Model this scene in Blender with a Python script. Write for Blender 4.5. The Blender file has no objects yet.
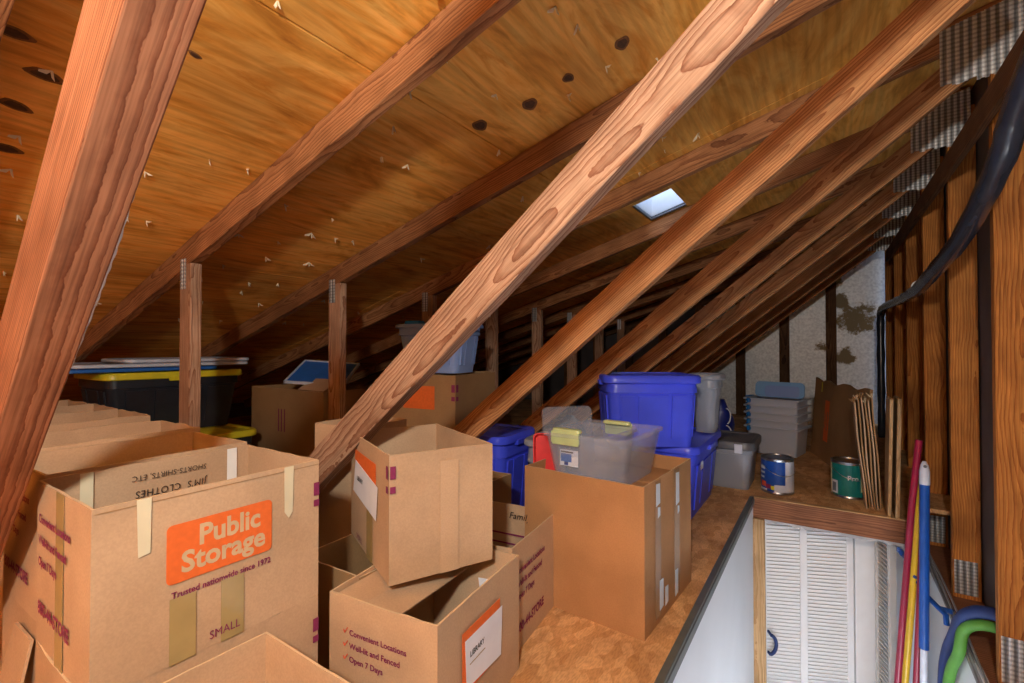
import bpy, bmesh, math, random
from mathutils import Vector, Matrix

random.seed(7)
SC = bpy.context.scene
COL = SC.collection
R = math.radians

# ------------------------------------------------------------------ camera
EYE = 0.78024
cam_d = bpy.data.cameras.new('camera')
cam_d.sensor_width = 36.0
cam_d.lens = 472.045 / 1024 * 36.0
cam_d.clip_start = 0.02
cam = bpy.data.objects.new('camera', cam_d)
COL.objects.link(cam)
cam.location = (0, 0, EYE)
cam.rotation_euler = (math.pi / 2 + 0.01412, 0, 0.58644)
SC.camera = cam

# ------------------------------------------------------------------ world: sky seen only through the skylight
w = bpy.data.worlds.new('sky')
SC.world = w
w.use_nodes = True
nt = w.node_tree
bg = nt.nodes['Background']
tc = nt.nodes.new('ShaderNodeTexCoord')
nz = nt.nodes.new('ShaderNodeTexNoise')
nz.inputs['Scale'].default_value = 3.2
nz.inputs['Detail'].default_value = 3
cr = nt.nodes.new('ShaderNodeValToRGB')
cr.color_ramp.elements[0].position = 0.42
cr.color_ramp.elements[0].color = (0.16, 0.42, 0.95, 1)
cr.color_ramp.elements[1].position = 0.60
cr.color_ramp.elements[1].color = (0.95, 0.98, 1.0, 1)
nt.links.new(tc.outputs['Generated'], nz.inputs['Vector'])
nt.links.new(nz.outputs['Fac'], cr.inputs['Fac'])
sepw = nt.nodes.new('ShaderNodeSeparateXYZ')
nt.links.new(tc.outputs['Generated'], sepw.inputs[0])
hz = nt.nodes.new('ShaderNodeMapRange')
hz.inputs['From Min'].default_value = 0.0
hz.inputs['From Max'].default_value = 0.05
nt.links.new(sepw.outputs[2], hz.inputs['Value'])
mw_ = nt.nodes.new('ShaderNodeMix')
mw_.data_type = 'RGBA'
mw_.inputs[6].default_value = (0.02, 0.02, 0.02, 1)
nt.links.new(hz.outputs[0], mw_.inputs[0])
nt.links.new(cr.outputs['Color'], mw_.inputs[7])
nt.links.new(mw_.outputs[2], bg.inputs['Color'])
bg.inputs['Strength'].default_value = 3.6

# ------------------------------------------------------------------ lights


def lamp(name, kind, loc, energy, color, size=0.05, rot=(0, 0, 0), sy=None, spread=None):
    d = bpy.data.lights.new(name, kind)
    d.energy = energy
    d.color = color
    if kind == 'AREA':
        d.size = size
        if sy:
            d.shape = 'RECTANGLE'
            d.size_y = sy
        if spread:
            d.spread = spread
    else:
        d.shadow_soft_size = size
    o = bpy.data.objects.new(name, d)
    COL.objects.link(o)
    o.location = loc
    o.rotation_euler = rot
    return o


lamp('attic_bulb_light', 'POINT', (0.10, -0.50, 1.31), 100, (1.0, 0.95, 0.88), 0.05)
lamp('deck_fill_light', 'POINT', (-0.25, -0.35, 1.06), 3.2, (1.0, 0.95, 0.88), 0.06)  # added fill lamp near the camera, lifts the roof deck
lamp('hall_light', 'POINT', (0.33, 1.55, -1.15), 24, (0.92, 0.96, 1.0), 0.15)
lamp('stair_light', 'POINT', (0.22, 0.75, -0.05), 2.5, (0.66, 0.80, 1.0), 0.12)

SC.view_settings.view_transform = 'Standard'
SC.view_settings.look = 'None'
SC.view_settings.exposure = 0.0
SC.view_settings.gamma = 1.0
SC.view_settings.use_curve_mapping = False

# ------------------------------------------------------------------ materials


def new_mat(name):
    m = bpy.data.materials.new(name)
    m.use_nodes = True
    t = m.node_tree
    b = t.nodes['Principled BSDF']
    return m, t, b


def N(t, kind, **kw):
    n = t.nodes.new(kind)
    for k, v in kw.items():
        if k in n.inputs:
            n.inputs[k].default_value = v
        else:
            setattr(n, k, v)
    return n


def ramp(t, stops):
    n = t.nodes.new('ShaderNodeValToRGB')
    e = n.color_ramp.elements
    while len(e) < len(stops):
        e.new(0.5)
    for i, (p, c) in enumerate(stops):
        e[i].position = p
        e[i].color = (c[0], c[1], c[2], 1)
    return n


def mixc(t, fac, a, b, mode='MIX'):
    n = t.nodes.new('ShaderNodeMix')
    n.data_type = 'RGBA'
    n.blend_type = mode
    for sock, val in ((n.inputs[0], fac), (n.inputs[6], a), (n.inputs[7], b)):
        if hasattr(val, 'is_output'):
            t.links.new(val, sock)
        elif isinstance(val, (int, float)):
            sock.default_value = val
        else:
            sock.default_value = (val[0], val[1], val[2], 1)
    return n.outputs[2]


def obj_coords(t, scale=(1, 1, 1), rnd=0.0):
    tc = t.nodes.new('ShaderNodeTexCoord')
    mp = t.nodes.new('ShaderNodeMapping')
    mp.inputs['Scale'].default_value = scale
    t.links.new(tc.outputs['Object'], mp.inputs['Vector'])
    if rnd:
        oi = t.nodes.new('ShaderNodeObjectInfo')
        mul = t.nodes.new('ShaderNodeMath')
        mul.operation = 'MULTIPLY'
        mul.inputs[1].default_value = rnd
        t.links.new(oi.outputs['Random'], mul.inputs[0])
        cb = t.nodes.new('ShaderNodeCombineXYZ')
        t.links.new(mul.outputs[0], cb.inputs[0])
        t.links.new(mul.outputs[0], cb.inputs[1])
        t.links.new(mul.outputs[0], cb.inputs[2])
        t.links.new(cb.outputs[0], mp.inputs['Location'])
    return mp.outputs['Vector']


def bump(t, b, h, strength=0.3, dist=0.002):
    n = t.nodes.new('ShaderNodeBump')
    n.inputs['Strength'].default_value = strength
    n.inputs['Distance'].default_value = dist
    t.links.new(h, n.inputs['Height'])
    t.links.new(n.outputs['Normal'], b.inputs['Normal'])


def lumber(name, light, dark, ring=0.006, rough=0.75, dist=3.0, seed=0.0):
    """sawn softwood: growth rings about an axis along the board (local X)"""
    m, t, b = new_mat(name)
    tc = t.nodes.new('ShaderNodeTexCoord')
    oi = t.nodes.new('ShaderNodeObjectInfo')
    # ring centre shifted off the board, different for each board
    wn = t.nodes.new('ShaderNodeTexWhiteNoise')
    wn.noise_dimensions = '1D'
    t.links.new(oi.outputs['Random'], wn.inputs['W'])
    sub = N(t, 'ShaderNodeVectorMath', operation='SUBTRACT')
    t.links.new(wn.outputs['Color'], sub.inputs[0])
    sub.inputs[1].default_value = (0.0, 0.5, 0.5)
    mul = N(t, 'ShaderNodeVectorMath', operation='MULTIPLY')
    t.links.new(sub.outputs[0], mul.inputs[0])
    mul.inputs[1].default_value = (7.0, 0.13, 0.10)
    add = N(t, 'ShaderNodeVectorMath', operation='ADD')
    t.links.new(tc.outputs['Object'], add.inputs[0])
    t.links.new(mul.outputs[0], add.inputs[1])
    # slow wander of the pith along the length -> cathedral figure
    mp = N(t, 'ShaderNodeMapping')
    mp.inputs['Scale'].default_value = (1.6, 4.0, 4.0)
    t.links.new(add.outputs[0], mp.inputs['Vector'])
    nz = N(t, 'ShaderNodeTexNoise', Scale=1.0, Detail=2.0)
    t.links.new(mp.outputs[0], nz.inputs['Vector'])
    s2 = N(t, 'ShaderNodeVectorMath', operation='SUBTRACT')
    t.links.new(nz.outputs['Color'], s2.inputs[0])
    s2.inputs[1].default_value = (0.5, 0.5, 0.5)
    m2 = N(t, 'ShaderNodeVectorMath', operation='MULTIPLY')
    t.links.new(s2.outputs[0], m2.inputs[0])
    m2.inputs[1].default_value = (0.0, 0.02 * dist, 0.02 * dist)
    a2 = N(t, 'ShaderNodeVectorMath', operation='ADD')
    t.links.new(add.outputs[0], a2.inputs[0])
    t.links.new(m2.outputs[0], a2.inputs[1])
    wv = N(t, 'ShaderNodeTexWave', wave_type='RINGS', rings_direction='X', wave_profile='SAW')
    wv.inputs['Scale'].default_value = 2 * math.pi / ring / 20
    wv.inputs['Distortion'].default_value = 2.2
    wv.inputs['Detail'].default_value = 3.0
    wv.inputs['Detail Scale'].default_value = 0.5
    wv.inputs['Detail Roughness'].default_value = 0.62
    t.links.new(a2.outputs[0], wv.inputs['Vector'])
    # fine fibre
    mp3 = N(t, 'ShaderNodeMapping')
    mp3.inputs['Scale'].default_value = (8, 320, 320)
    t.links.new(add.outputs[0], mp3.inputs['Vector'])
    nf = N(t, 'ShaderNodeTexNoise', Scale=1.0, Detail=3.0)
    t.links.new(mp3.outputs[0], nf.inputs['Vector'])
    # weather patches
    np_ = N(t, 'ShaderNodeTexNoise', Scale=5.0, Detail=3.0)
    t.links.new(add.outputs[0], np_.inputs['Vector'])
    rp = ramp(t, [(0.0, light), (0.45, [0.85 * light[i] + 0.15 * dark[i] for i in range(3)]), (0.85, [0.25 * light[i] + 0.75 * dark[i] for i in range(3)]), (0.95, dark), (1.0, light)])
    t.links.new(wv.outputs['Fac'], rp.inputs['Fac'])
    rf = ramp(t, [(0.32, (0.58, 0.54, 0.50)), (0.66, (1.2, 1.2, 1.2))])
    t.links.new(nf.outputs['Fac'], rf.inputs['Fac'])
    c1 = mixc(t, 0.75, rp.outputs['Color'], rf.outputs['Color'], 'MULTIPLY')
    rw = ramp(t, [(0.35, (0.66, 0.60, 0.55)), (0.62, (1.08, 1.06, 1.04))])
    t.links.new(np_.outputs['Fac'], rw.inputs['Fac'])
    c2 = mixc(t, 0.8, c1, rw.outputs['Color'], 'MULTIPLY')
    # board to board tone
    hs = N(t, 'ShaderNodeHueSaturation')
    mr = N(t, 'ShaderNodeMapRange')
    mr.inputs['To Min'].default_value = 0.85
    mr.inputs['To Max'].default_value = 1.15
    t.links.new(oi.outputs['Random'], mr.inputs['Value'])
    t.links.new(mr.outputs[0], hs.inputs['Value'])
    t.links.new(c2, hs.inputs['Color'])
    t.links.new(hs.outputs[0], b.inputs['Base Color'])
    b.inputs['Roughness'].default_value = rough
    b.inputs['Specular IOR Level'].default_value = 0.25
    bump(t, b, wv.outputs['Fac'], 0.25, 0.0012)
    return m


def plywood(name):
    m, t, b = new_mat(name)
    v = obj_coords(t, (7, 1.7, 7))
    nz = N(t, 'ShaderNodeTexNoise', Scale=1.0, Detail=6.0, Distortion=2.2, Roughness=0.6)
    t.links.new(v, nz.inputs['Vector'])
    r1 = ramp(t, [(0.28, (0.52, 0.195, 0.026)), (0.44, (0.82, 0.37, 0.06)), (0.58, (0.92, 0.49, 0.115)), (0.70, (0.74, 0.30, 0.04)), (0.80, (0.88, 0.44, 0.09))])
    t.links.new(nz.outputs['Fac'], r1.inputs['Fac'])
    v2 = obj_coords(t, (60, 3.0, 60))
    n2 = N(t, 'ShaderNodeTexNoise', Scale=1.0, Detail=3.0)
    t.links.new(v2, n2.inputs['Vector'])
    r2 = ramp(t, [(0.35, (0.80, 0.77, 0.70)), (0.60, (1.08, 1.08, 1.08))])
    t.links.new(n2.outputs['Fac'], r2.inputs['Fac'])
    c = mixc(t, 0.8, r1.outputs['Color'], r2.outputs['Color'], 'MULTIPLY')
    # big tonal patches (darker damp areas, bleached areas)
    v3 = obj_coords(t, (1.3, 0.8, 1.3))
    n3 = N(t, 'ShaderNodeTexNoise', Scale=1.6, Detail=3.0)
    t.links.new(v3, n3.inputs['Vector'])
    r3 = ramp(t, [(0.33, (0.72, 0.67, 0.60)), (0.52, (1, 1, 1)), (0.70, (1.18, 1.15, 1.12))])
    t.links.new(n3.outputs['Fac'], r3.inputs['Fac'])
    c = mixc(t, 0.9, c, r3.outputs['Color'], 'MULTIPLY')
    b.inputs['Roughness'].default_value = 0.62
    b.inputs['Specular IOR Level'].default_value = 0.3
    t.links.new(c, b.inputs['Base Color'])
    bump(t, b, n2.outputs['Fac'], 0.2, 0.002)
    return m


def osb(name):
    m, t, b = new_mat(name)
    v = obj_coords(t, (40, 22, 30))
    vo = N(t, 'ShaderNodeTexVoronoi', Scale=1.0, Randomness=1.0)
    t.links.new(v, vo.inputs['Vector'])
    sep = N(t, 'ShaderNodeSeparateColor')
    t.links.new(vo.outputs['Color'], sep.inputs[0])
    r1 = ramp(t, [(0.0, (0.58, 0.30, 0.12)), (0.4, (0.70, 0.40, 0.18)), (0.75, (0.80, 0.48, 0.23)), (1.0, (0.62, 0.33, 0.13))])
    t.links.new(sep.outputs[0], r1.inputs['Fac'])
    v2 = obj_coords(t, (3, 3, 3))
    n2 = N(t, 'ShaderNodeTexNoise', Scale=1.5, Detail=5.0)
    t.links.new(v2, n2.inputs['Vector'])
    r2 = ramp(t, [(0.35, (0.6, 0.57, 0.55)), (0.6, (1.05, 1.05, 1.05))])
    t.links.new(n2.outputs['Fac'], r2.inputs['Fac'])
    v4 = obj_coords(t, (260, 60, 60))
    n4 = N(t, 'ShaderNodeTexNoise', Scale=1.0, Detail=2.0)
    t.links.new(v4, n4.inputs['Vector'])
    r4 = ramp(t, [(0.35, (0.75, 0.73, 0.7)), (0.6, (1.08, 1.08, 1.08))])
    t.links.new(n4.outputs['Fac'], r4.inputs['Fac'])
    c = mixc(t, 0.8, r1.outputs['Color'], r2.outputs['Color'], 'MULTIPLY')
    c = mixc(t, 0.7, c, r4.outputs['Color'], 'MULTIPLY')
    t.links.new(c, b.inputs['Base Color'])
    b.inputs['Roughness'].default_value = 0.8
    b.inputs['Specular IOR Level'].default_value = 0.2
    bump(t, b, sep.outputs[1], 0.25, 0.002)
    return m


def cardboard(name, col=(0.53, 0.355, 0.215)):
    m, t, b = new_mat(name)
    v = obj_coords(t, (1, 1, 1), 9.0)
    n1 = N(t, 'ShaderNodeTexNoise', Scale=260.0, Detail=2.0)
    n2 = N(t, 'ShaderNodeTexNoise', Scale=5.0, Detail=4.0)
    for n in (n1, n2):
        t.links.new(v, n.inputs['Vector'])
    r1 = ramp(t, [(0.35, (0.93, 0.925, 0.92)), (0.65, (1.05, 1.05, 1.05))])
    t.links.new(n1.outputs['Fac'], r1.inputs['Fac'])
    r2 = ramp(t, [(0.35, (0.82, 0.80, 0.78)), (0.6, (1.04, 1.04, 1.04))])
    t.links.new(n2.outputs['Fac'], r2.inputs['Fac'])
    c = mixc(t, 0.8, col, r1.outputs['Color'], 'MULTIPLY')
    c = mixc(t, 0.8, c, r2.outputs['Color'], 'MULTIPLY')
    t.links.new(c, b.inputs['Base Color'])
    b.inputs['Roughness'].default_value = 0.7
    b.inputs['Specular IOR Level'].default_value = 0.25
    wv = N(t, 'ShaderNodeTexWave', wave_type='BANDS', bands_direction='X')
    wv.inputs['Scale'].default_value = 38
    wv.inputs['Distortion'].default_value = 0.3
    t.links.new(v, wv.inputs['Vector'])
    bump(t, b, n2.outputs['Fac'], 0.12, 0.004)
    return m


def plain(name, col, rough=0.5, metal=0.0, spec=0.5, var=0.12, scale=20.0):
    m, t, b = new_mat(name)
    v = obj_coords(t)
    n = N(t, 'ShaderNodeTexNoise', Scale=scale, Detail=3.0)
    t.links.new(v, n.inputs['Vector'])
    r = ramp(t, [(0.3, (1 - var,) * 3), (0.7, (1 + var * 0.5,) * 3)])
    t.links.new(n.outputs['Fac'], r.inputs['Fac'])
    c = mixc(t, 1.0, col, r.outputs['Color'], 'MULTIPLY')
    t.links.new(c, b.inputs['Base Color'])
    b.inputs['Roughness'].default_value = rough
    b.inputs['Metallic'].default_value = metal
    b.inputs['Specular IOR Level'].default_value = spec
    return m


def clear_plastic(name, col=(0.75, 0.78, 0.85), see=0.62, rough=0.2):
    m, t, b = new_mat(name)
    b.inputs['Base Color'].default_value = (*col, 1)
    b.inputs['Roughness'].default_value = rough
    out = t.nodes['Material Output']
    tr = N(t, 'ShaderNodeBsdfTransparent')
    tr.inputs['Color'].default_value = (0.96, 0.97, 1.0, 1)
    mx = N(t, 'ShaderNodeMixShader')
    lw = N(t, 'ShaderNodeLayerWeight', Blend=0.35)
    mm = N(t, 'ShaderNodeMath', operation='MULTIPLY_ADD')
    t.links.new(lw.outputs['Facing'], mm.inputs[0])
    mm.inputs[1].default_value = 0.4
    mm.inputs[2].default_value = 1 - see
    mm.use_clamp = True
    t.links.new(mm.outputs[0], mx.inputs[0])
    t.links.new(tr.outputs[0], mx.inputs[1])
    t.links.new(b.outputs[0], mx.inputs[2])
    t.links.new(mx.outputs[0], out.inputs['Surface'])
    return m


def foil(name):
    m, t, b = new_mat(name)
    v = obj_coords(t)
    n1 = N(t, 'ShaderNodeTexNoise', Scale=3.0, Detail=5.0, Roughness=0.6)
    n2 = N(t, 'ShaderNodeTexNoise', Scale=45.0, Detail=3.0)
    for n in (n1, n2):
        t.links.new(v, n.inputs['Vector'])
    rb = ramp(t, [(0.3, (0.66, 0.67, 0.68)), (0.65, (0.90, 0.91, 0.91))])
    t.links.new(n2.outputs['Fac'], rb.inputs['Fac'])
    # brown damp stains on the far board, with ragged edges
    n3 = N(t, 'ShaderNodeTexNoise', Scale=9.0, Detail=6.0, Roughness=0.7)
    t.links.new(v, n3.inputs['Vector'])
    sep = N(t, 'ShaderNodeSeparateXYZ')
    t.links.new(v, sep.inputs[0])
    mask = None
    for cx, cz, rx, rz_ in ((0.265, 1.08, 0.24, 0.21), (0.235, 1.72, 0.14, 0.12), (0.10, 1.50, 0.07, 0.10), (0.16, 0.70, 0.13, 0.12), (-0.03, 0.80, 0.09, 0.08), (0.14, 1.28, 0.09, 0.10)):
        acc = None
        for o_, c_, r_ in ((0, cx, rx), (2, cz, rz_)):
            a_ = N(t, 'ShaderNodeMath', operation='SUBTRACT')
            t.links.new(sep.outputs[o_], a_.inputs[0])
            a_.inputs[1].default_value = c_
            d_ = N(t, 'ShaderNodeMath', operation='DIVIDE')
            t.links.new(a_.outputs[0], d_.inputs[0])
            d_.inputs[1].default_value = r_
            p_ = N(t, 'ShaderNodeMath', operation='MULTIPLY')
            t.links.new(d_.outputs[0], p_.inputs[0])
            t.links.new(d_.outputs[0], p_.inputs[1])
            if acc is None:
                acc = p_.outputs[0]
            else:
                s_ = N(t, 'ShaderNodeMath', operation='ADD')
                t.links.new(acc, s_.inputs[0])
                t.links.new(p_.outputs[0], s_.inputs[1])
                acc = s_.outputs[0]
        if mask is None:
            mask = acc
        else:
            mn = N(t, 'ShaderNodeMath', operation='MINIMUM')
            t.links.new(mask, mn.inputs[0])
            t.links.new(acc, mn.inputs[1])
            mask = mn.outputs[0]
    ma = N(t, 'ShaderNodeMath', operation='MULTIPLY_ADD')
    t.links.new(n3.outputs['Fac'], ma.inputs[0])
    ma.inputs[1].default_value = 3.4
    t.links.new(mask, ma.inputs[2])
    rs = ramp(t, [(0.48, (1, 1, 1)), (0.56, (0, 0, 0))])
    md = N(t, 'ShaderNodeMath', operation='DIVIDE')
    md.inputs[1].default_value = 4.2
    t.links.new(ma.outputs[0], md.inputs[0])
    t.links.new(md.outputs[0], rs.inputs['Fac'])
    stain = mixc(t, rs.outputs['Color'], rb.outputs['Color'], (0.26, 0.17, 0.055))
    t.links.new(stain, b.inputs['Base Color'])
    inv = N(t, 'ShaderNodeMath', operation='MULTIPLY_ADD')
    t.links.new(rs.outputs['Color'], inv.inputs[0])
    inv.inputs[1].default_value = -0.4
    inv.inputs[2].default_value = 0.4
    t.links.new(inv.outputs[0], b.inputs['Metallic'])
    b.inputs['Roughness'].default_value = 0.5
    bump(t, b, n1.outputs['Fac'], 0.35, 0.01)
    return m




def fluted_steel(name):
    m, t, b = new_mat(name)
    v = obj_coords(t)
    sx = N(t, 'ShaderNodeTexWave', wave_type='BANDS', bands_direction='X')
    sx.inputs['Scale'].default_value = 2 * math.pi / 0.021 / 20
    sz = N(t, 'ShaderNodeTexWave', wave_type='BANDS', bands_direction='Z')
    sz.inputs['Scale'].default_value = 2 * math.pi / 0.0145 / 20
    for n in (sx, sz):
        t.links.new(v, n.inputs['Vector'])
    r1 = ramp(t, [(0.2, (0.30, 0.30, 0.30)), (0.7, (0.85, 0.85, 0.83))])  # shading of the shallow flutes painted in as dark and bright bands
    r2 = ramp(t, [(0.25, (0.70, 0.70, 0.70)), (0.6, (1.0, 1.0, 1.0))])
    t.links.new(sx.outputs['Fac'], r1.inputs['Fac'])
    t.links.new(sz.outputs['Fac'], r2.inputs['Fac'])
    c = mixc(t, 1.0, r1.outputs['Color'], r2.outputs['Color'], 'MULTIPLY')
    t.links.new(c, b.inputs['Base Color'])
    b.inputs['Metallic'].default_value = 0.7
    b.inputs['Roughness'].default_value = 0.45
    bump(t, b, sx.outputs['Fac'], 0.6, 0.003)
    return m


M = {
    'truss_wood': lumber('truss_wood', (0.56, 0.355, 0.23), (0.25, 0.10, 0.05), 0.0058, dist=5.0),
    'red_wood': lumber('red_wood', (0.44, 0.19, 0.095), (0.20, 0.058, 0.022), 0.0056, dist=0.6),
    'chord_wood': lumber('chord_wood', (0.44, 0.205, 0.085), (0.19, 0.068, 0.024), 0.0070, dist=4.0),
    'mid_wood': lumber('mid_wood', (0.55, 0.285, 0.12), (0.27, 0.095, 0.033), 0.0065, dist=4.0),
    'stud_wood': lumber('stud_wood', (0.60, 0.25, 0.055), (0.34, 0.10, 0.016), 0.010, dist=4.0),
    'pale_wood': lumber('pale_wood', (0.62, 0.42, 0.22), (0.45, 0.26, 0.11), 0.008, dist=3.0),
    'dark_wood': lumber('dark_wood', (0.20, 0.10, 0.045), (0.08, 0.035, 0.015), 0.008),
    'plank_wood': lumber('plank_wood', (0.34, 0.15, 0.075), (0.16, 0.06, 0.028), 0.012, dist=4.0),
    'plywood': plywood('plywood'),
    'osb': osb('osb'),
    'card': cardboard('cardboard'),
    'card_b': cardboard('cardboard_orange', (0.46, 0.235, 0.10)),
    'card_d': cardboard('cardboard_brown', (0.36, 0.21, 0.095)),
    'edge': plain('cardboard_edge', (0.62, 0.45, 0.27), 0.9),
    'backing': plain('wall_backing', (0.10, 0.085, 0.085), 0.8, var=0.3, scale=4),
    'drywall': plain('drywall', (0.80, 0.82, 0.85), 0.8, spec=0.2, var=0.04, scale=3),
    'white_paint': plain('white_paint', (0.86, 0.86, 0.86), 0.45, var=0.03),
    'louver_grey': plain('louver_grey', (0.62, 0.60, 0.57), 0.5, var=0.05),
    'galv': plain('galvanised_steel', (0.58, 0.58, 0.58), 0.38, 1.0, var=0.3, scale=60),
    'blue': plain('blue_plastic', (0.070, 0.105, 0.95), 0.32, var=0.1, scale=8),
    'blue_dark': plain('dark_blue_plastic', (0.012, 0.025, 0.22), 0.35),
    'blue_lid': plain('mid_blue_plastic', (0.03, 0.16, 0.55), 0.3),
    'black': plain('black_plastic', (0.022, 0.026, 0.036), 0.35, var=0.2),
    'yellow': plain('yellow_plastic', (0.80, 0.68, 0.03), 0.35),
    'white_pl': plain('white_plastic', (0.66, 0.70, 0.80), 0.4),
    'grey_pl': plain('grey_plastic', (0.12, 0.125, 0.14), 0.35),
    'lime': plain('lime_plastic', (0.60, 0.68, 0.32), 0.35),
    'red': plain('red_plastic', (0.72, 0.03, 0.03), 0.35),
    'clear': clear_plastic('clear_plastic', (0.66, 0.68, 0.76), 0.87, 0.1),
    'frost': clear_plastic('frosted_plastic', (0.33, 0.48, 0.88), 0.34, 0.35),
    'frost_b': clear_plastic('frosted_blue_plastic', (0.25, 0.50, 0.85), 0.25, 0.35),
    'frost_w': clear_plastic('frosted_white_plastic', (0.66, 0.70, 0.80), 0.30, 0.35),
    'smoke': clear_plastic('frosted_grey_plastic', (0.46, 0.49, 0.56), 0.45, 0.3),
    'clip': plain('clip_blue_plastic', (0.01, 0.19, 0.58), 0.35),
    'orange': plain('orange_print', (0.78, 0.145, 0.022), 0.7, var=0.08, scale=80),
    'purple': plain('purple_print', (0.235, 0.02, 0.085), 0.75, var=0.15, scale=120),
    'ink': plain('black_ink', (0.015, 0.013, 0.012), 0.7),
    'redink': plain('red_print', (0.72, 0.10, 0.05), 0.7),
    'cardprint': plain('cardboard_letters', (0.60, 0.42, 0.24), 0.8),
    'paper': plain('paper', (0.80, 0.82, 0.88), 0.7, var=0.05),
    'tape_c': plain('cream_tape', (0.70, 0.62, 0.42), 0.45, var=0.06),
    'tape_w': plain('white_tape', (0.75, 0.76, 0.74), 0.4, var=0.05),
    'tape_t': plain('tan_packing_tape', (0.40, 0.29, 0.12), 0.22, var=0.1),
    'tape_s': plain('shiny_tape_over_cardboard', (0.40, 0.235, 0.125), 0.18, var=0.1),
    'tape_g': plain('glossy_clear_tape', (0.72, 0.78, 0.84), 0.2, var=0.1),
    'foil': foil('foil_insulation'),
    'plate': fluted_steel('punched_plate_steel'),
    'steel': plain('can_steel', (0.55, 0.55, 0.55), 0.3, 1.0, var=0.2),
    'can_blue': plain('blue_label', (0.015, 0.075, 0.36), 0.3),
    'can_teal': plain('teal_label', (0.012, 0.21, 0.20), 0.3),
    'cream': plain('cream_label', (0.74, 0.68, 0.42), 0.4),
    'pole_red': plain('maroon_paint', (0.30, 0.012, 0.045), 0.3),
    'pole_yel': plain('yellow_paint', (0.75, 0.50, 0.03), 0.3),
    'pole_blue': plain('blue_paint', (0.012, 0.085, 0.40), 0.3),
    'green': plain('green_foam', (0.09, 0.29, 0.035), 0.6),
    'navy': plain('navy_foam', (0.012, 0.035, 0.16), 0.6),
    'duct': plain('dark_duct_plastic', (0.030, 0.034, 0.048), 0.24, var=0.2),
    'wire': plain('grey_cable', (0.26, 0.27, 0.30), 0.4),
    'edge_metal': plain('dull_edge_strip', (0.16, 0.18, 0.18), 0.5, 0.4),
    'rope': plain('white_rope', (0.78, 0.76, 0.72), 0.8),
    'splinter': plain('nail_splinter', (0.85, 0.70, 0.46), 0.6),
    'knot': plain('dark_knot', (0.085, 0.034, 0.012), 0.7, var=0.4, scale=90),
    'knot_ring': plain('knot_ring', (0.22, 0.085, 0.02), 0.7, var=0.4, scale=90),
    'plaster': plain('ragged_plaster', (0.45, 0.46, 0.48), 0.9, var=0.3),
    'cloth': plain('grey_cloth', (0.20, 0.23, 0.26), 0.9, var=0.3),
}


def glass_mat(name):
    m, t, b = new_mat(name)
    b.inputs['Base Color'].default_value = (1, 1, 1, 1)
    out = t.nodes['Material Output']
    tr = N(t, 'ShaderNodeBsdfTransparent')
    gl = N(t, 'ShaderNodeBsdfGlossy', Roughness=0.05)
    mx = N(t, 'ShaderNodeMixShader')
    mx.inputs[0].default_value = 0.06
    t.links.new(tr.outputs[0], mx.inputs[1])
    t.links.new(gl.outputs[0], mx.inputs[2])
    t.links.new(mx.outputs[0], out.inputs['Surface'])
    return m


M['glass'] = glass_mat('skylight_glass')

# ------------------------------------------------------------------ mesh helpers


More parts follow.
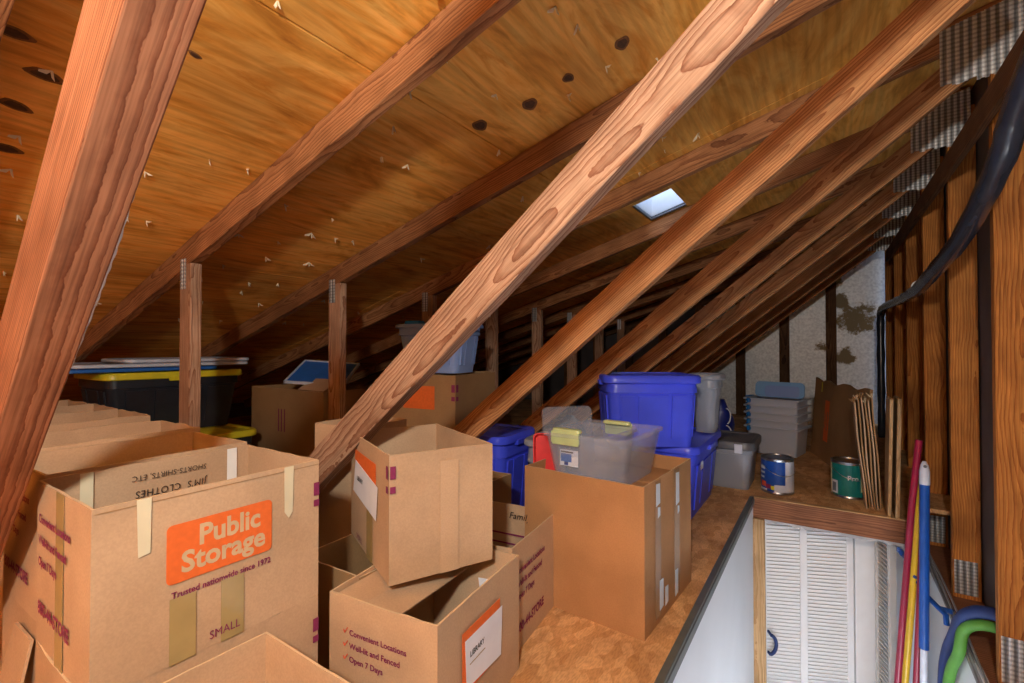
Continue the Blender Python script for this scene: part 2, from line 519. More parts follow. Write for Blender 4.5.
class MB:
    def __init__(self):
        self.v, self.f = [], []

    def add(self, vs, fs):
        o = len(self.v)
        self.v += [tuple(x) for x in vs]
        self.f += [tuple(i + o for i in q) for q in fs]
        return self

    def box(self, x0, x1, y0, y1, z0, z1, mat=None):
        vs = [Vector(p) for p in ((x0, y0, z0), (x1, y0, z0), (x1, y1, z0), (x0, y1, z0), (x0, y0, z1), (x1, y0, z1), (x1, y1, z1), (x0, y1, z1))]
        if mat is not None:
            vs = [mat @ p for p in vs]
        return self.add(vs, [(0, 3, 2, 1), (4, 5, 6, 7), (0, 1, 5, 4), (1, 2, 6, 5), (2, 3, 7, 6), (3, 0, 4, 7)])

    def quad(self, *p):
        return self.add(p, [(0, 1, 2, 3)])

    def tube(self, pts, r, n=10, cap=True):
        pts = [Vector(p) for p in pts]
        rs = r if isinstance(r, (list, tuple)) else [r] * len(pts)
        o = len(self.v)
        up = None
        for i, p in enumerate(pts):
            d = (pts[min(i + 1, len(pts) - 1)] - pts[max(i - 1, 0)]).normalized()
            if up is None:
                up = Vector((0, 0, 1)) if abs(d.z) < 0.9 else Vector((1, 0, 0))
            a = d.cross(up).normalized()
            b_ = a.cross(d).normalized()
            up = b_
            for k in range(n):
                t_ = 2 * math.pi * k / n
                self.v.append(tuple(p + (a * math.cos(t_) + b_ * math.sin(t_)) * rs[i]))
        for i in range(len(pts) - 1):
            for k in range(n):
                k2 = (k + 1) % n
                self.f.append((o + i * n + k, o + i * n + k2, o + (i + 1) * n + k2, o + (i + 1) * n + k))
        if cap:
            self.f.append(tuple(o + k for k in range(n))[::-1])
            self.f.append(tuple(o + (len(pts) - 1) * n + k for k in range(n)))
        return self

    def rings(self, rings, cap0=True, cap1=True):
        """loft through rings having the same vertex count"""
        o = len(self.v)
        n = len(rings[0])
        for r_ in rings:
            self.v += [tuple(p) for p in r_]
        for i in range(len(rings) - 1):
            for k in range(n):
                k2 = (k + 1) % n
                self.f.append((o + i * n + k, o + i * n + k2, o + (i + 1) * n + k2, o + (i + 1) * n + k))
        if cap0:
            self.f.append(tuple(o + k for k in range(n))[::-1])
        if cap1:
            self.f.append(tuple(o + (len(rings) - 1) * n + k for k in range(n)))
        return self

    def build(self, name, mat, parent=None, smooth=False, bevel=0.0, loc=None):
        me = bpy.data.meshes.new(name)
        me.from_pydata(self.v, [], self.f)
        me.materials.append(mat)
        bm = bmesh.new()
        bm.from_mesh(me)
        bmesh.ops.recalc_face_normals(bm, faces=bm.faces)
        bm.to_mesh(me)
        bm.free()
        if smooth:
            me.shade_smooth()
            try:
                me.set_sharp_from_angle(angle=R(40))
            except Exception:
                pass
        o = bpy.data.objects.new(name, me)
        COL.objects.link(o)
        if parent:
            o.parent = parent
        if loc:
            o.location = loc
        if bevel:
            md = o.modifiers.new('bevel', 'BEVEL')
            md.width = bevel
            md.segments = 2
            md.limit_method = 'ANGLE'
        return o


def rrect(hx, hy, r, z, cx=0, cy=0, k=5, flute=None):
    pts = []
    for sx, sy, a0 in ((1, -1, -90), (1, 1, 0), (-1, 1, 90), (-1, -1, 180)):
        for i in range(k + 1):
            a = R(a0 + 90 * i / k)
            pts.append((cx + sx * (hx - r) + r * math.cos(a), cy + sy * (hy - r) + r * math.sin(a), z))
    return pts


def tag(o, label, cat, group=None):
    o['label'] = label
    o['category'] = cat
    if group:
        o['group'] = group
    return o


def thing(name, label, cat, loc=(0, 0, 0), rz=0.0, group=None):
    o = bpy.data.objects.new(name, None)
    o.empty_display_size = 0.05
    COL.objects.link(o)
    o.location = loc
    o.rotation_euler = (0, 0, rz)
    return tag(o, label, cat, group)


def struct(o):
    o['kind'] = 'structure'
    return o


def beam(name, p0, p1, width, thick, mat, parent=None, wdir=None, bev=0.0025, wane=0.0):
    """a sawn board from p0 to p1 (centre line); local X along, Z = width direction"""
    p0, p1 = Vector(p0), Vector(p1)
    d = p1 - p0
    L = d.length
    x = d.normalized()
    wd = Vector(wdir) if wdir else Vector((0, 0, 1))
    z = (wd - x * wd.dot(x)).normalized()
    y = z.cross(x)
    nseg = max(2, int(L / 0.12))
    mb = MB()
    rs = []
    for i in range(nseg + 1):
        xx = L * i / nseg
        j = (random.uniform(-1, 1) * wane, random.uniform(-1, 1) * wane)
        hw, ht = width / 2, thick / 2
        rs.append([(xx, -ht, -hw + j[0]), (xx, ht, -hw + j[0]), (xx, ht, hw + j[1]), (xx, -ht, hw + j[1])])
    mb.rings(rs)
    o = mb.build(name, mat, None, bevel=bev)
    mw = Matrix(((x.x, y.x, z.x, p0.x), (x.y, y.y, z.y, p0.y), (x.z, y.z, z.z, p0.z), (0, 0, 0, 1)))
    if parent:
        o.parent = parent
        pm = Matrix.Translation(parent.location) @ parent.rotation_euler.to_matrix().to_4x4()
        o.matrix_local = pm.inverted() @ mw
    else:
        o.matrix_world = mw
    return o


def text_mesh(name, body, size, mat, parent, mtx, align='LEFT', bold=0.0, width=1.0, spacing=1.0, shear=0.0, line=1.0):
    cu = bpy.data.curves.new(name, 'FONT')
    cu.body = body
    cu.size = size
    cu.align_x = align
    cu.align_y = 'CENTER'
    cu.offset = bold
    cu.space_character = spacing
    cu.space_line = line
    cu.shear = shear
    cu.resolution_u = 3
    to = bpy.data.objects.new(name + '_curve', cu)
    COL.objects.link(to)
    dg = bpy.context.evaluated_depsgraph_get()
    me = bpy.data.meshes.new_from_object(to.evaluated_get(dg))
    bpy.data.objects.remove(to)
    bpy.data.curves.remove(cu)
    for v in me.vertices:
        v.co.x *= width
    me.materials.clear()
    me.materials.append(mat)
    o = bpy.data.objects.new(name, me)
    COL.objects.link(o)
    o.parent = parent
    o.matrix_basis = mtx
    return o


def face_mtx(origin, xdir, ydir):
    x, y = Vector(xdir).normalized(), Vector(ydir).normalized()
    z = x.cross(y)
    o = Vector(origin)
    return Matrix(((x.x, y.x, z.x, o.x), (x.y, y.y, z.y, o.y), (x.z, y.z, z.z, o.z), (0, 0, 0, 1)))


def rounded_panel(w_, h_, r, k=5):
    pts = [(p[0], p[1], 0) for p in rrect(w_ / 2, h_ / 2, r, 0, k=k)]
    return pts


def flat(name, outline, mat, parent, mtx, thick=0.0006):
    """a thin printed or stuck-on piece: outline in local xy, given a small thickness"""
    n = len(outline)
    mb = MB()
    mb.rings([[(p[0], p[1], 0) for p in outline], [(p[0], p[1], thick) for p in outline]])
    o = mb.build(name, mat, parent)
    o.matrix_basis = mtx
    return o


def nest(child, part):
    """hang a sub-part under its part, keeping it where it is"""
    child.matrix_basis = part.matrix_basis.inverted() @ child.matrix_basis
    child.parent = part
    return child


def rect(x0, x1, y0, y1):
    return [(x0, y0), (x1, y0), (x1, y1), (x0, y1)]


# ------------------------------------------------------------------ layout constants
PITCH = 0.64641
TY = [0.1496 + PITCH * i for i in range(9)]
Q, ZC = 0.2882, 1.66546          # top chord: lower edge z = ZC + Q x
MD, ZD = 0.80238, 1.45439        # diagonal: upper edge z = ZD + MD x
WX = 0.44609                     # face of the right stud wall
SX = -0.335                      # left side of the stair opening
GY = 6.05                        # gable
PLY = 2.77                       # end of the stair opening


def roof(x):
    return ZC + Q * x + 0.0926


# ------------------------------------------------------------------ structure
# floor: boarded deck around the stair opening
mb = MB()
mb.box(-5.6, SX, -1.6, GY + 0.12, -0.02, 0.0)
mb.box(SX, 0.325, PLY, GY + 0.12, -0.02, 0.0)
mb.box(0.325, 0.62, 3.05, GY + 0.12, -0.02, 0.0)
struct(mb.build('floor', M['osb']))

# roof deck in sheets, open at the skylight
SKX0, SKX1, SKY0, SKY1 = -0.835, -0.635, 2.385, 2.722
mb = MB()


def sheet(x0, x1, y0, y1, th=0.013, dz=0.0):
    vs = []
    for z_ in (0, th):
        for x_, y_ in ((x0, y0), (x1, y0), (x1, y1), (x0, y1)):
            vs.append((x_, y_, roof(x_) + z_ + dz))
    mb.add(vs, [(0, 1, 2, 3), (7, 6, 5, 4), (0, 4, 5, 1), (1, 5, 6, 2), (2, 6, 7, 3), (3, 7, 4, 0)])


G = 0.0025
rows = [(-5.7, -4.62), (-4.62, -3.40), (-3.40, -2.18), (-2.18, -0.955), (-0.955, 0.75)]
for ri, (xa, xb) in enumerate(rows):
    ys = [-1.7, 0.815, 3.255, 5.694, 6.2] if ri % 2 else [-1.7, -0.4, 2.035, 4.475, 6.2]
    for ya, yb in zip(ys[:-1], ys[1:]):
        a = (xa + G, xb - G, ya + G, yb - G)
        if a[0] < SKX0 and a[1] > SKX1 and a[2] < SKY0 and a[3] > SKY1:
            sheet(a[0], SKX0, a[2], a[3])
            sheet(SKX1, a[1], a[2], a[3])
            sheet(SKX0, SKX1, a[2], SKY0)
            sheet(SKX0, SKX1, SKY1, a[3])
        else:
            sheet(*a, dz=0.0015 * ((ri + int(ya * 3)) % 2))
ceiling = struct(mb.build('ceiling', M['plywood']))
# roof covering above the deck
mb = MB()
for x0, x1, y0, y1 in ((-5.7, SKX0, -1.7, 6.2), (SKX1, 0.75, -1.7, 6.2), (SKX0, SKX1, -1.7, SKY0), (SKX0, SKX1, SKY1, 6.2)):
    vs = [(x_, y_, roof(x_) + 0.0165 + dz) for dz in (0, 0.01) for x_, y_ in ((x0, y0), (x1, y0), (x1, y1), (x0, y1))]
    mb.add(vs, [(0, 1, 2, 3), (7, 6, 5, 4), (0, 4, 5, 1), (1, 5, 6, 2), (2, 6, 7, 3), (3, 7, 4, 0)])
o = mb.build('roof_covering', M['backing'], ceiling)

# nail points with torn splinters poking through the deck
nail_me = None
knots = [(-0.916, 1.193, .058, .046), (-0.760, 1.244, .056, .048), (-0.627, 1.242, .040, .034), (-0.463, 1.247, .050, .042),
         (-1.292, 0.217, .060, .032), (-1.378, 0.28, .066, .034), (-1.506, 0.258, .058, .032), (-1.681, 0.272, .062, .036), (-1.152, 0.472, .030, .014)]


def deck_mtx(x, y, rot=0.0):
    zx = Vector((1, 0, Q)).normalized()
    yv = Vector((0, 1, 0))
    m_ = face_mtx((x, y, roof(x)), zx, -yv)
    return m_ @ Matrix.Rotation(rot, 4, 'Z')


for (x, y, a, b_) in knots:
    k_ = random.uniform(-0.3, 0.3)
    def oval(sc):
        return [(a * .5 * sc * math.cos(t) * (1 + .16 * math.sin(3 * t + a * 90)), b_ * .5 * sc * math.sin(t)) for t in [2 * math.pi * i / 18 for i in range(18)]]
    kp = flat('knot', oval(1.0), M['knot_ring'], ceiling, deck_mtx(x, y, k_ + math.pi / 2), 0.0008)
    nest(flat('knot_core', oval(0.66), M['knot'], ceiling, deck_mtx(x, y, k_ + math.pi / 2), 0.0016), kp)


def nail_mesh():
    mb = MB()
    mb.tube([(0, 0, -0.004), (0.001, 0.0, 0.009), (0.002, 0.001, 0.014)], [0.0016, 0.0014, 0.0003], 6)
    a0 = random.uniform(0, 6.28)
    for k_ in range(random.choice((1, 2, 2))):
        a = a0 + k_ * random.uniform(1.9, 3.6)
        d = Vector((math.cos(a), math.sin(a), 0))
        s = Vector((-math.sin(a), math.cos(a), 0))
        L = random.uniform(0.006, 0.019)
        w_ = random.uniform(0.0016, 0.0034)
        mb.add([tuple(s * w_), tuple(-s * w_), tuple(d * L - s * w_ * .7 + Vector((0, 0, 0.006))), tuple(d * L + s * w_ * .5 + Vector((0, 0, 0.008))), tuple(d * L * .4 + Vector((0, 0, 0.008)))],
               [(0, 1, 2, 3), (0, 4, 1), (1, 4, 2), (2, 4, 3), (3, 4, 0)])
    o = mb.build('nail', M['splinter'], ceiling)
    return o


nails = [nail_mesh() for _ in range(8)]
spots = []
for bay_lo, bay_hi, cnt in ((0.20, 0.78, 34), (0.85, 1.42, 34), (1.49, 2.07, 20), (2.14, 2.7, 8)):
    k = 0
    while k < cnt:
        x, y = random.uniform(-2.9, -0.35), random.uniform(bay_lo, bay_hi)
        # shingle courses: nails sit in loose rows
        x = round(x / 0.135) * 0.135 + random.uniform(-0.02, 0.02)
        if all((x - a) ** 2 + (y - b_) ** 2 > 0.05 ** 2 for a, b_ in spots):
            spots.append((x, y))
            k += 1
for i, (x, y) in enumerate(spots):
    o = nails[i] if i < 8 else nails[i % 8].copy()
    if i >= 8:
        COL.objects.link(o)
        o.parent = ceiling
    s_ = random.uniform(1.1, 1.8)
    o.matrix_local = deck_mtx(x, y, random.uniform(0, 6.28)) @ Matrix.Scale(s_, 4)

# skylight: curb lined with white board, glass on top
win = MB()
sk = []
for z_ in (0.0, 0.17):
    sk.append([(x_, y_, roof(x_) + z_) for x_, y_ in ((SKX0, SKY0), (SKX1, SKY0), (SKX1, SKY1), (SKX0, SKY1))])
win.rings(sk, False, False)
so = [[(x_, y_, roof(x_) + z_) for x_, y_ in ((SKX0 - .02, SKY0 - .02), (SKX1 + .02, SKY0 - .02), (SKX1 + .02, SKY1 + .02), (SKX0 - .02, SKY1 + .02))] for z_ in (0.03, 0.17)]
win.rings(so, False, False)
o_ = len(win.v)
window = struct(win.build('window_1', M['white_paint']))
mb = MB()
mb.quad(*[(p[0], p[1], p[2] + 0.002) for p in so[1]])
mb.quad(*[(p[0], p[1], p[2] + 0.008) for p in so[1]])
mb.build('glass_pane', M['glass'], window)

# right wall: boarding behind the studs, sill, and drywall of the stair below
mb = MB()
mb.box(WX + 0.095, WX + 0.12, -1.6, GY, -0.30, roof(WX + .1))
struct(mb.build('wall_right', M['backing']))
mb = MB()
mb.box(WX - 0.02, WX + 0.095, 0.6, GY, -0.32, -0.28)
struct(mb.build('trim_1', M['plank_wood'], bevel=0.003))
mb = MB()
mb.box(WX - 0.035, WX - 0.02, 0.4, 3.15, -2.6, -0.285)
struct(mb.build('wall_stair_right', M['drywall']))
mb = MB()
mb.box(SX, SX + 0.012, -1.2, PLY, -2.6, -0.012)
struct(mb.build('wall_stair_left', M['drywall']))
mb = MB()
mb.box(SX - 0.004, SX + 0.016, -1.2, PLY, -0.014, 0.004)
mb.box(SX + 0.011, SX + 0.019, -1.2, PLY, -0.035, -0.006)
struct(mb.build('trim_2', M['edge_metal'], bevel=0.002))
mb = MB()
mb.box(SX, WX - 0.02, 3.20, 3.22, -2.6, -0.02)
struct(mb.build('wall_hall_end', M['drywall']))
mb = MB()
mb.box(SX - .3, 0.8, -1.6, 3.3, -2.62, -2.6)
struct(mb.build('floor_hall', M['drywall']))
mb = MB()
mb.box(SX - 0.02, SX + 0.0, PLY, 3.22, -2.6, -0.02)
struct(mb.build('wall_hall_left', M['drywall']))
mb = MB()
mb.box(-5.62, -5.56, -1.6, GY + .1, -0.02, 0.16)
struct(mb.build('wall_left', M['backing']))
# plank at the head of the opening
o = beam('trim_3', (SX, PLY + 0.016, -0.0535), (0.318, PLY + 0.016, -0.0535), 0.104, 0.038, M['plank_wood'], None)
struct(o)
mb = MB()
mb.box(SX, 0.33, PLY - 0.0035, PLY + 0.03, -0.0005, 0.004)
struct(mb.build('trim_4', M['pale_wood'], bevel=0.002))
mb = MB()     # ragged plaster edge under the plank
pr = []
for i in range(40):
    x_ = SX + 0.02 + (0.63) * i / 39
    h_ = random.uniform(0.004, 0.018)
    pr.append([(x_, PLY + 0.002, -0.103), (x_, PLY + 0.03, -0.103), (x_, PLY + 0.03, -0.108 - h_), (x_, PLY + 0.002, -0.108 - h_)])
mb.rings(pr)
struct(mb.build('trim_5', M['plaster']))
o = beam('trim_6', (SX + 0.041, PLY + 0.0, -2.6), (SX + 0.034, PLY + 0.0, -0.105), 0.062, 0.03, M['pale_wood'], None, wdir=(1, 0, 0))
struct(o)

# louvred leaf under the shelf
DR = Vector((0.914, 0.404, 0)).normalized()
DN = Vector((DR.y, -DR.x, 0))


def louvre_door(name, origin, xdir, width, stile, z0, z1, mat_frame, mat_slat, pitch, slat_tilt, th=0.028):
    root = bpy.data.objects.new(name, None)
    COL.objects.link(root)
    x = Vector(xdir).normalized()
    root.matrix_world = face_mtx(origin, x, (0, 0, 1))
    f = MB()
    f.box(0, stile, z0, z1, -th / 2, th / 2)
    f.box(width - stile, width, z0, z1, -th / 2, th / 2)
    f.box(stile, width - stile, z1 - 0.05, z1, -th / 2, th / 2)
    f.box(stile, width - stile, z0, z0 + 0.1, -th / 2, th / 2)
    f.build('door_frame', mat_frame, root, bevel=0.002)
    s = MB()
    z_ = z0 + 0.105
    while z_ < z1 - 0.055:
        m_ = Matrix.Translation((0, z_, 0)) @ Matrix.Rotation(slat_tilt, 4, 'X')
        s.box(stile - 0.003, width - stile + 0.003, -0.0022, 0.0022, -0.015, 0.015, m_)
        z_ += pitch
    s.build('slats', mat_slat, root)
    return root


d1 = louvre_door('door_1', (SX + 0.03, 2.875, 0), DR, 0.45, 0.03, -2.55, -0.06, M['white_paint'], M['white_paint'], 0.019, R(-66))
struct(d1)
MB().box(0.195, 0.228, -2.45, -0.1, -0.016, 0.017).build('centre_stile', M['white_paint'], d1, bevel=0.002)
d2 = bpy.data.objects.new('door_2', None)
COL.objects.link(d2)
d2.matrix_world = face_mtx((SX + 0.03 + DR.x * .458, 2.875 + DR.y * .458, 0), DR, (0, 0, 1))
struct(d2)
MB().box(0, 0.15, -2.55, -0.05, -0.014, 0.014).build('door_panel', M['white_paint'], d2, bevel=0.003)
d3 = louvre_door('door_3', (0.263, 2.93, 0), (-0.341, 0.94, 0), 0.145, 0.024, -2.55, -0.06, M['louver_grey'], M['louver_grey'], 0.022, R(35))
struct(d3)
hd = MB()
hd.tube([(0.045 + 0.034 * math.cos(a) - 0.012, -0.79 + 0.055 * math.sin(a), 0.035 + 0.006 * math.sin(a)) for a in [R(-80 + 160 * i / 14) for i in range(15)]], 0.009, 10)
hd.tube([(0.039, -0.845, 0.03), (0.036, -0.845, 0.0)], 0.007, 8)
hd.tube([(0.039, -0.735, 0.041), (0.036, -0.735, 0.0)], 0.007, 8)
hd.build('door_handle', M['navy'], d1, smooth=True)

# gable wall at the far end: foil faced boards and its studs
def gable_board(name, xa, xb, mat):
    q_ = [xa + (xb - xa) * i / 12 for i in range(13)]
    mb = MB()
    mb.rings([[(x_, GY + 0.09, -0.3), (x_, GY + 0.11, -0.3), (x_, GY + 0.11, roof(x_)), (x_, GY + 0.09, roof(x_))] for x_ in q_])
    return struct(mb.build(name, mat))


xs = [-5.7 + (0.62 + 5.7) * i / 24 for i in range(25)]
gable_board('wall_far', -1.30, 0.62, M['foil'])
gable_board('wall_far_left', -5.7, -1.30, M['backing'])  # dark board colour stands in for the gloom at this end
gf = thing('gable_frame', 'row of dark studs standing against the foil faced far gable wall', 'wall framing', (0, GY, 0))
for x_ in (0.05, -0.385, -0.832, -1.28, -1.73, -2.18, -2.63, -3.08):
    beam('stud', (x_, GY + 0.045, 0.0), (x_, GY + 0.045, ZC + Q * x_), 0.095, 0.085, M['dark_wood'], gf, wdir=(1, 0, 0))
beam('top_plate', (-5.3, GY + 0.045, ZC + Q * -5.3 + .045), (0.40, GY + 0.045, ZC + Q * 0.40 + .045), 0.089, 0.085, M['dark_wood'], gf)
# walls that close the attic behind the camera and at the eaves
mb = MB()
mb.rings([[(x_, -1.62, -0.3), (x_, -1.6, -0.3), (x_, -1.6, roof(x_)), (x_, -1.62, roof(x_))] for x_ in xs])
struct(mb.build('wall_back', M['plywood']))

# ------------------------------------------------------------------ roof trusses
ordinal = [
    'nearest roof truss, its reddish diagonal crossing the upper left corner',
    'second roof truss, its pale wide diagonal crossing the middle of the view',
    'third roof truss from the camera, its diagonal right of the pale wide one',
    'roof truss with its orange wall stud nearest on the right, fourth from the camera',
    'fifth roof truss from the camera, its stud just behind the widest orange stud',
    'sixth roof truss from the camera, its stud beside the blue mop handle',
    'seventh roof truss from the camera, with a thin stud behind the leaning boards',
    'eighth roof truss from the camera, second to last before the foil gable',
    'ninth and farthest roof truss, closest to the foil gable wall',
]


def plate(name, x0, x1, z0, z1, y, parent, teeth=True, ragged=0.0, taper=None):
    """pressed nail plate: thin sheet with rows of punched teeth, standing on a -Y face"""
    mb = MB()
    th = 0.0012
    zt = (lambda x_: z1) if taper is None else taper
    nx = max(2, int((x1 - x0) / 0.0095))
    for i in range(nx):
        a, b_ = x0 + (x1 - x0) * i / nx, x0 + (x1 - x0) * (i + 1) / nx
        w_ = (b_ - a)
        zlo = z0 - (random.uniform(0, ragged) if ragged else 0)
        # fluted strip
        dy = 0.0008 if i % 2 else 0.0
        mb.box(a, b_, y - th - dy, y - dy * 0, zlo, zt((a + b_) / 2))
        if teeth:
            zz = zlo + 0.006
            while zz < zt((a + b_) / 2) - 0.006:
                mb.box(a + w_ * .3, b_ - w_ * .3, y - th - dy - 0.0016, y - th - dy, zz, zz + 0.006)
                zz += 0.0145
    o = mb.build(name, M['plate'], parent)
    o.location = -parent.location
    return o


for n, y in enumerate(TY):
    yc = y + 0.019
    t = thing('roof_truss', ordinal[n], 'roof truss', (0, y, 0), 0, 'roof trusses')
    cw = 0.089 * math.sqrt(1 + Q * Q)
    wood = M['truss_wood']
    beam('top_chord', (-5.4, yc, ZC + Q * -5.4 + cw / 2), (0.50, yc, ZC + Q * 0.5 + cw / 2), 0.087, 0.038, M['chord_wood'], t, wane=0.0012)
    if n == 0:
        # this one bows away from the others
        beam('diagonal', (-1.655, y + 0.0275, 0.0943), (0.06, y + 0.0275, 1.660), 0.103, 0.055, M['red_wood'], t, wane=0.0012)
    else:
        off = 0.0571
        x0 = -1.62
        x1 = 0.385
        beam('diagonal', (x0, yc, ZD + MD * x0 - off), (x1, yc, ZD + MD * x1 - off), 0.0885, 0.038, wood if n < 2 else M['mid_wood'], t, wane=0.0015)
    # short upright at the low side
    px = -1.96 - 0.0445
    zt = ZC + Q * px
    beam('upright', (px, yc, 0.0), (px, yc, zt + 0.01), 0.089, 0.038, M['truss_wood'], t, wdir=(1, 0, 0))
    plate('nail_plate', px - 0.040, px + 0.006, zt - 0.085, zt + 0.030, y, t)
    if n >= 3:
        beam('wall_stud', (WX + 0.0445, yc, -0.28), (WX + 0.0445, yc, ZC + Q * WX + 0.02), 0.089, 0.038, M['stud_wood'], t, wdir=(1, 0, 0))
        zz = ZC + Q * WX
        plate('connector_plate', WX - 0.122, WX + 0.075, zz - 0.135, zz + 0.03, y, t, ragged=0.014,
              taper=lambda x_: ZC + Q * x_ + 0.075)
        plate('foot_plate', WX + 0.004, WX + 0.078, -0.262, -0.120, y, t)

rope = thing('rope', 'thin white twisted rope along the edge of the nearest diagonal beam', 'rope', (-0.62, 0.19, 0.95))
pts = []
rk_ = [(-0.607, 1.03), (-0.647, 0.98), (-0.715, 0.905), (-0.783, 0.842), (-0.909, 0.738), (-1.089, 0.589)]
for i in range(91):
    u_ = i / 90 * 4.999
    a_ = int(u_)
    k_ = u_ - a_
    x_ = rk_[a_][0] * (1 - k_) + rk_[a_ + 1][0] * k_
    z_ = rk_[a_][1] * (1 - k_) + rk_[a_ + 1][1] * k_
    pts.append((x_ + 0.6285 + 0.0006 * math.sin(i * 1.3) + 0.0010 * math.sin(i * .21), 0.2075 - 0.19 + 0.0006 * math.cos(i * 1.3), z_ - 0.95))
MB().tube(pts, 0.0025, 6).build('strand', M['rope'], rope, smooth=True)

o = beam('longitudinal_brace', (WX - 0.02, 0.9, 1.53), (WX - 0.02, 4.9, 1.53), 0.085, 0.022, M['dark_wood'], None)
tag(o, 'dark board running along the upper part of the right stud wall', 'brace')

# ------------------------------------------------------------------ cardboard boxes


def box_shell(dx, dy, dz, t=0.004, seg=8, floor_z=0.006, bow=0.004, jit=0.0015, hs=(0, 0.33, 0.66, 1.0)):
    """open carton: outer and inner skin, slightly bowed sides and an uneven rim; origin bottom centre"""
    def ring(z_, inset, k):
        pts = []
        hx, hy = dx / 2 - inset, dy / 2 - inset
        cs = [(-hx, -hy), (hx, -hy), (hx, hy), (-hx, hy)]
        nr = [(0, -1), (1, 0), (0, 1), (-1, 0)]
        for s in range(4):
            (ax, ay), (bx, by) = cs[s], cs[(s + 1) % 4]
            for i in range(seg):
                u = i / seg
                b_ = bow * math.sin(math.pi * u) * (0.3 + 0.7 * k) * BS[s]
                pts.append((ax + (bx - ax) * u + nr[s][0] * b_, ay + (by - ay) * u + nr[s][1] * b_, z_ + (JR[s * seg + i] * jit if k == 1 else 0)))
        return pts
    BS = [random.uniform(-1, 1) for _ in range(4)]
    JR = [random.uniform(-1, 1) for _ in range(4 * seg)]
    rs = [ring(dz * h, 0, h) for h in hs]
    rs += [ring(max(dz * h, floor_z), t, h) for h in reversed(hs)]
    return MB().rings(rs, True, True)


def edge_rim(o, dz):
    o.data.materials.append(M['edge'])
    for p in o.data.polygons:
        if p.normal.z > 0.6 and p.center.z > dz - 0.006:
            p.material_index = 1
    return o


def carton(name, label, loc, rz, dx, dy, dz, mat='card', group='open moving boxes', floor_z=0.006, **kw):
    t = thing(name, label, 'box', loc, rz, group)
    b = edge_rim(box_shell(dx, dy, dz, floor_z=floor_z, **kw).build('carton', M[mat], t), dz)
    return t


def on_px(dx, y, z, off=0.0012):
    """frame on a box's +X face: x along +Y, y up"""
    return face_mtx((dx / 2 + off, y, z), (0, 1, 0), (0, 0, 1))


def on_ny(dy, x, z, off=0.0012):
    return face_mtx((x, -dy / 2 - off, z), (1, 0, 0), (0, 0, 1))


BX, BY, BH = 0.274, 0.362, 0.275


def check_list(t, dy, x, z, s=0.0165, gap=0.0265):
    for i, ln in enumerate(('Convenient Locations', 'Well-lit and Fenced', 'Open 7 Days')):
        text_mesh('lettering', ln, s, M['purple'], t, on_ny(dy, x, z - gap * i, 0.0032), bold=0.0004, width=1.0)
        ck = [(-0.016, 0.002), (-0.0125, -0.004), (-0.003, 0.009), (-0.0045, 0.010), (-0.0122, 0.0), (-0.0148, 0.0045)]
        flat('check_mark', ck, M['redink'], t, on_ny(dy, x, z - gap * i, 0.0032))


def logo(t, dx, y, z, w_, h_, with_words=True):
    m_ = on_px(dx, y, z, 0.0018)
    lp = flat('logo_panel', [(p[0], p[1]) for p in rounded_panel(w_, h_, h_ * 0.09)], M['orange'], t, m_)
    if with_words:
        k = h_ / 0.094
        w1 = text_mesh('logo_word', 'Public', 0.047 * k, M['cardprint'], t, on_px(dx, y + 0.012 * k, z + 0.0185 * k, 0.0027), 'CENTER', bold=0.0014 * k, width=0.92)
        w2 = text_mesh('logo_word', 'Storage', 0.047 * k, M['cardprint'], t, on_px(dx, y + 0.004 * k, z - 0.0185 * k, 0.0027), 'CENTER', bold=0.0014 * k, width=0.95)

        nest(w1, lp)
        nest(w2, lp)


def edge_marks(t, dx, dy, z, right=True):
    """two purple squares wrapping the vertical edge at +X,+Y (or +X,-Y)"""
    sy = 1 if right else -1
    for z0, z1 in ((z, z + 0.026), (z - 0.022, z - 0.009)):
        y0, y1 = sorted((sy * (dy / 2 - 0.001), sy * (dy / 2 - 0.013)))
        flat('edge_mark', rect(y0, y1, z0, z1), M['purple'], t, on_px(dx, 0, 0, 0.0028))
        if not right:
            flat('edge_mark', rect(dx / 2 - 0.012, dx / 2 - 0.001, z0, z1), M['purple'], t, on_ny(dy, 0, 0, 0.0028))


row_x = [-1.009, -1.319, -1.650, -2.075, -2.385, -2.665]
row_y = [0.412, 0.425, 0.463, 0.485, 0.490, 0.480]
upper_labels = [
    'open moving box with big orange logo panel and cream tape strips, front left',
    'open moving box directly behind the big orange logo box, upper row',
    'open moving box with a ragged rim, third in the upper row at left',
    'open moving box fourth in the upper row at left, beside the black tote',
    'open moving box fifth in the upper row at left, half behind the near beam',
    'open moving box at the far end of the upper row, behind the near beam',
]
lower_labels = [
    'moving box underneath the big orange logo box at front left',
    'moving box under the second box of the left row, its torn flap sticking out',
    'moving box beneath the third box of the left row',
    'moving box beneath the fourth box of the left row',
    'moving box beneath the fifth box of the left row',
    'moving box beneath the last box of the left row',
]
uppers, lowers = [], []
for i in range(6):
    rz = R([0, 1.0, -0.8, 1.2, -1, 0.5][i])
    lowers.append(carton('moving_box', lower_labels[i], (row_x[i], row_y[i], 0.0), rz, BX, BY, BH, floor_z=0.25 if i else 0.2, group='stacked moving boxes at left'))
    u = carton('moving_box', upper_labels[i], (row_x[i], row_y[i], BH), rz, BX, BY, BH, group='stacked moving boxes at left',
               bow=0.0035 if i > 1 else 0.001, jit=0.001 if i in (0, 1) else 0.0035)
    uppers.append(u)
A = uppers[0]
logo(A, BX, 0.408 - 0.412, 0.450 - BH, 0.170, 0.094)
text_mesh('lettering', 'Trusted nationwide since 1972', 0.0148, M['purple'], A, on_px(BX, 0.330 - 0.412, 0.3845 - BH, 0.0026), width=0.87, bold=0.0003)
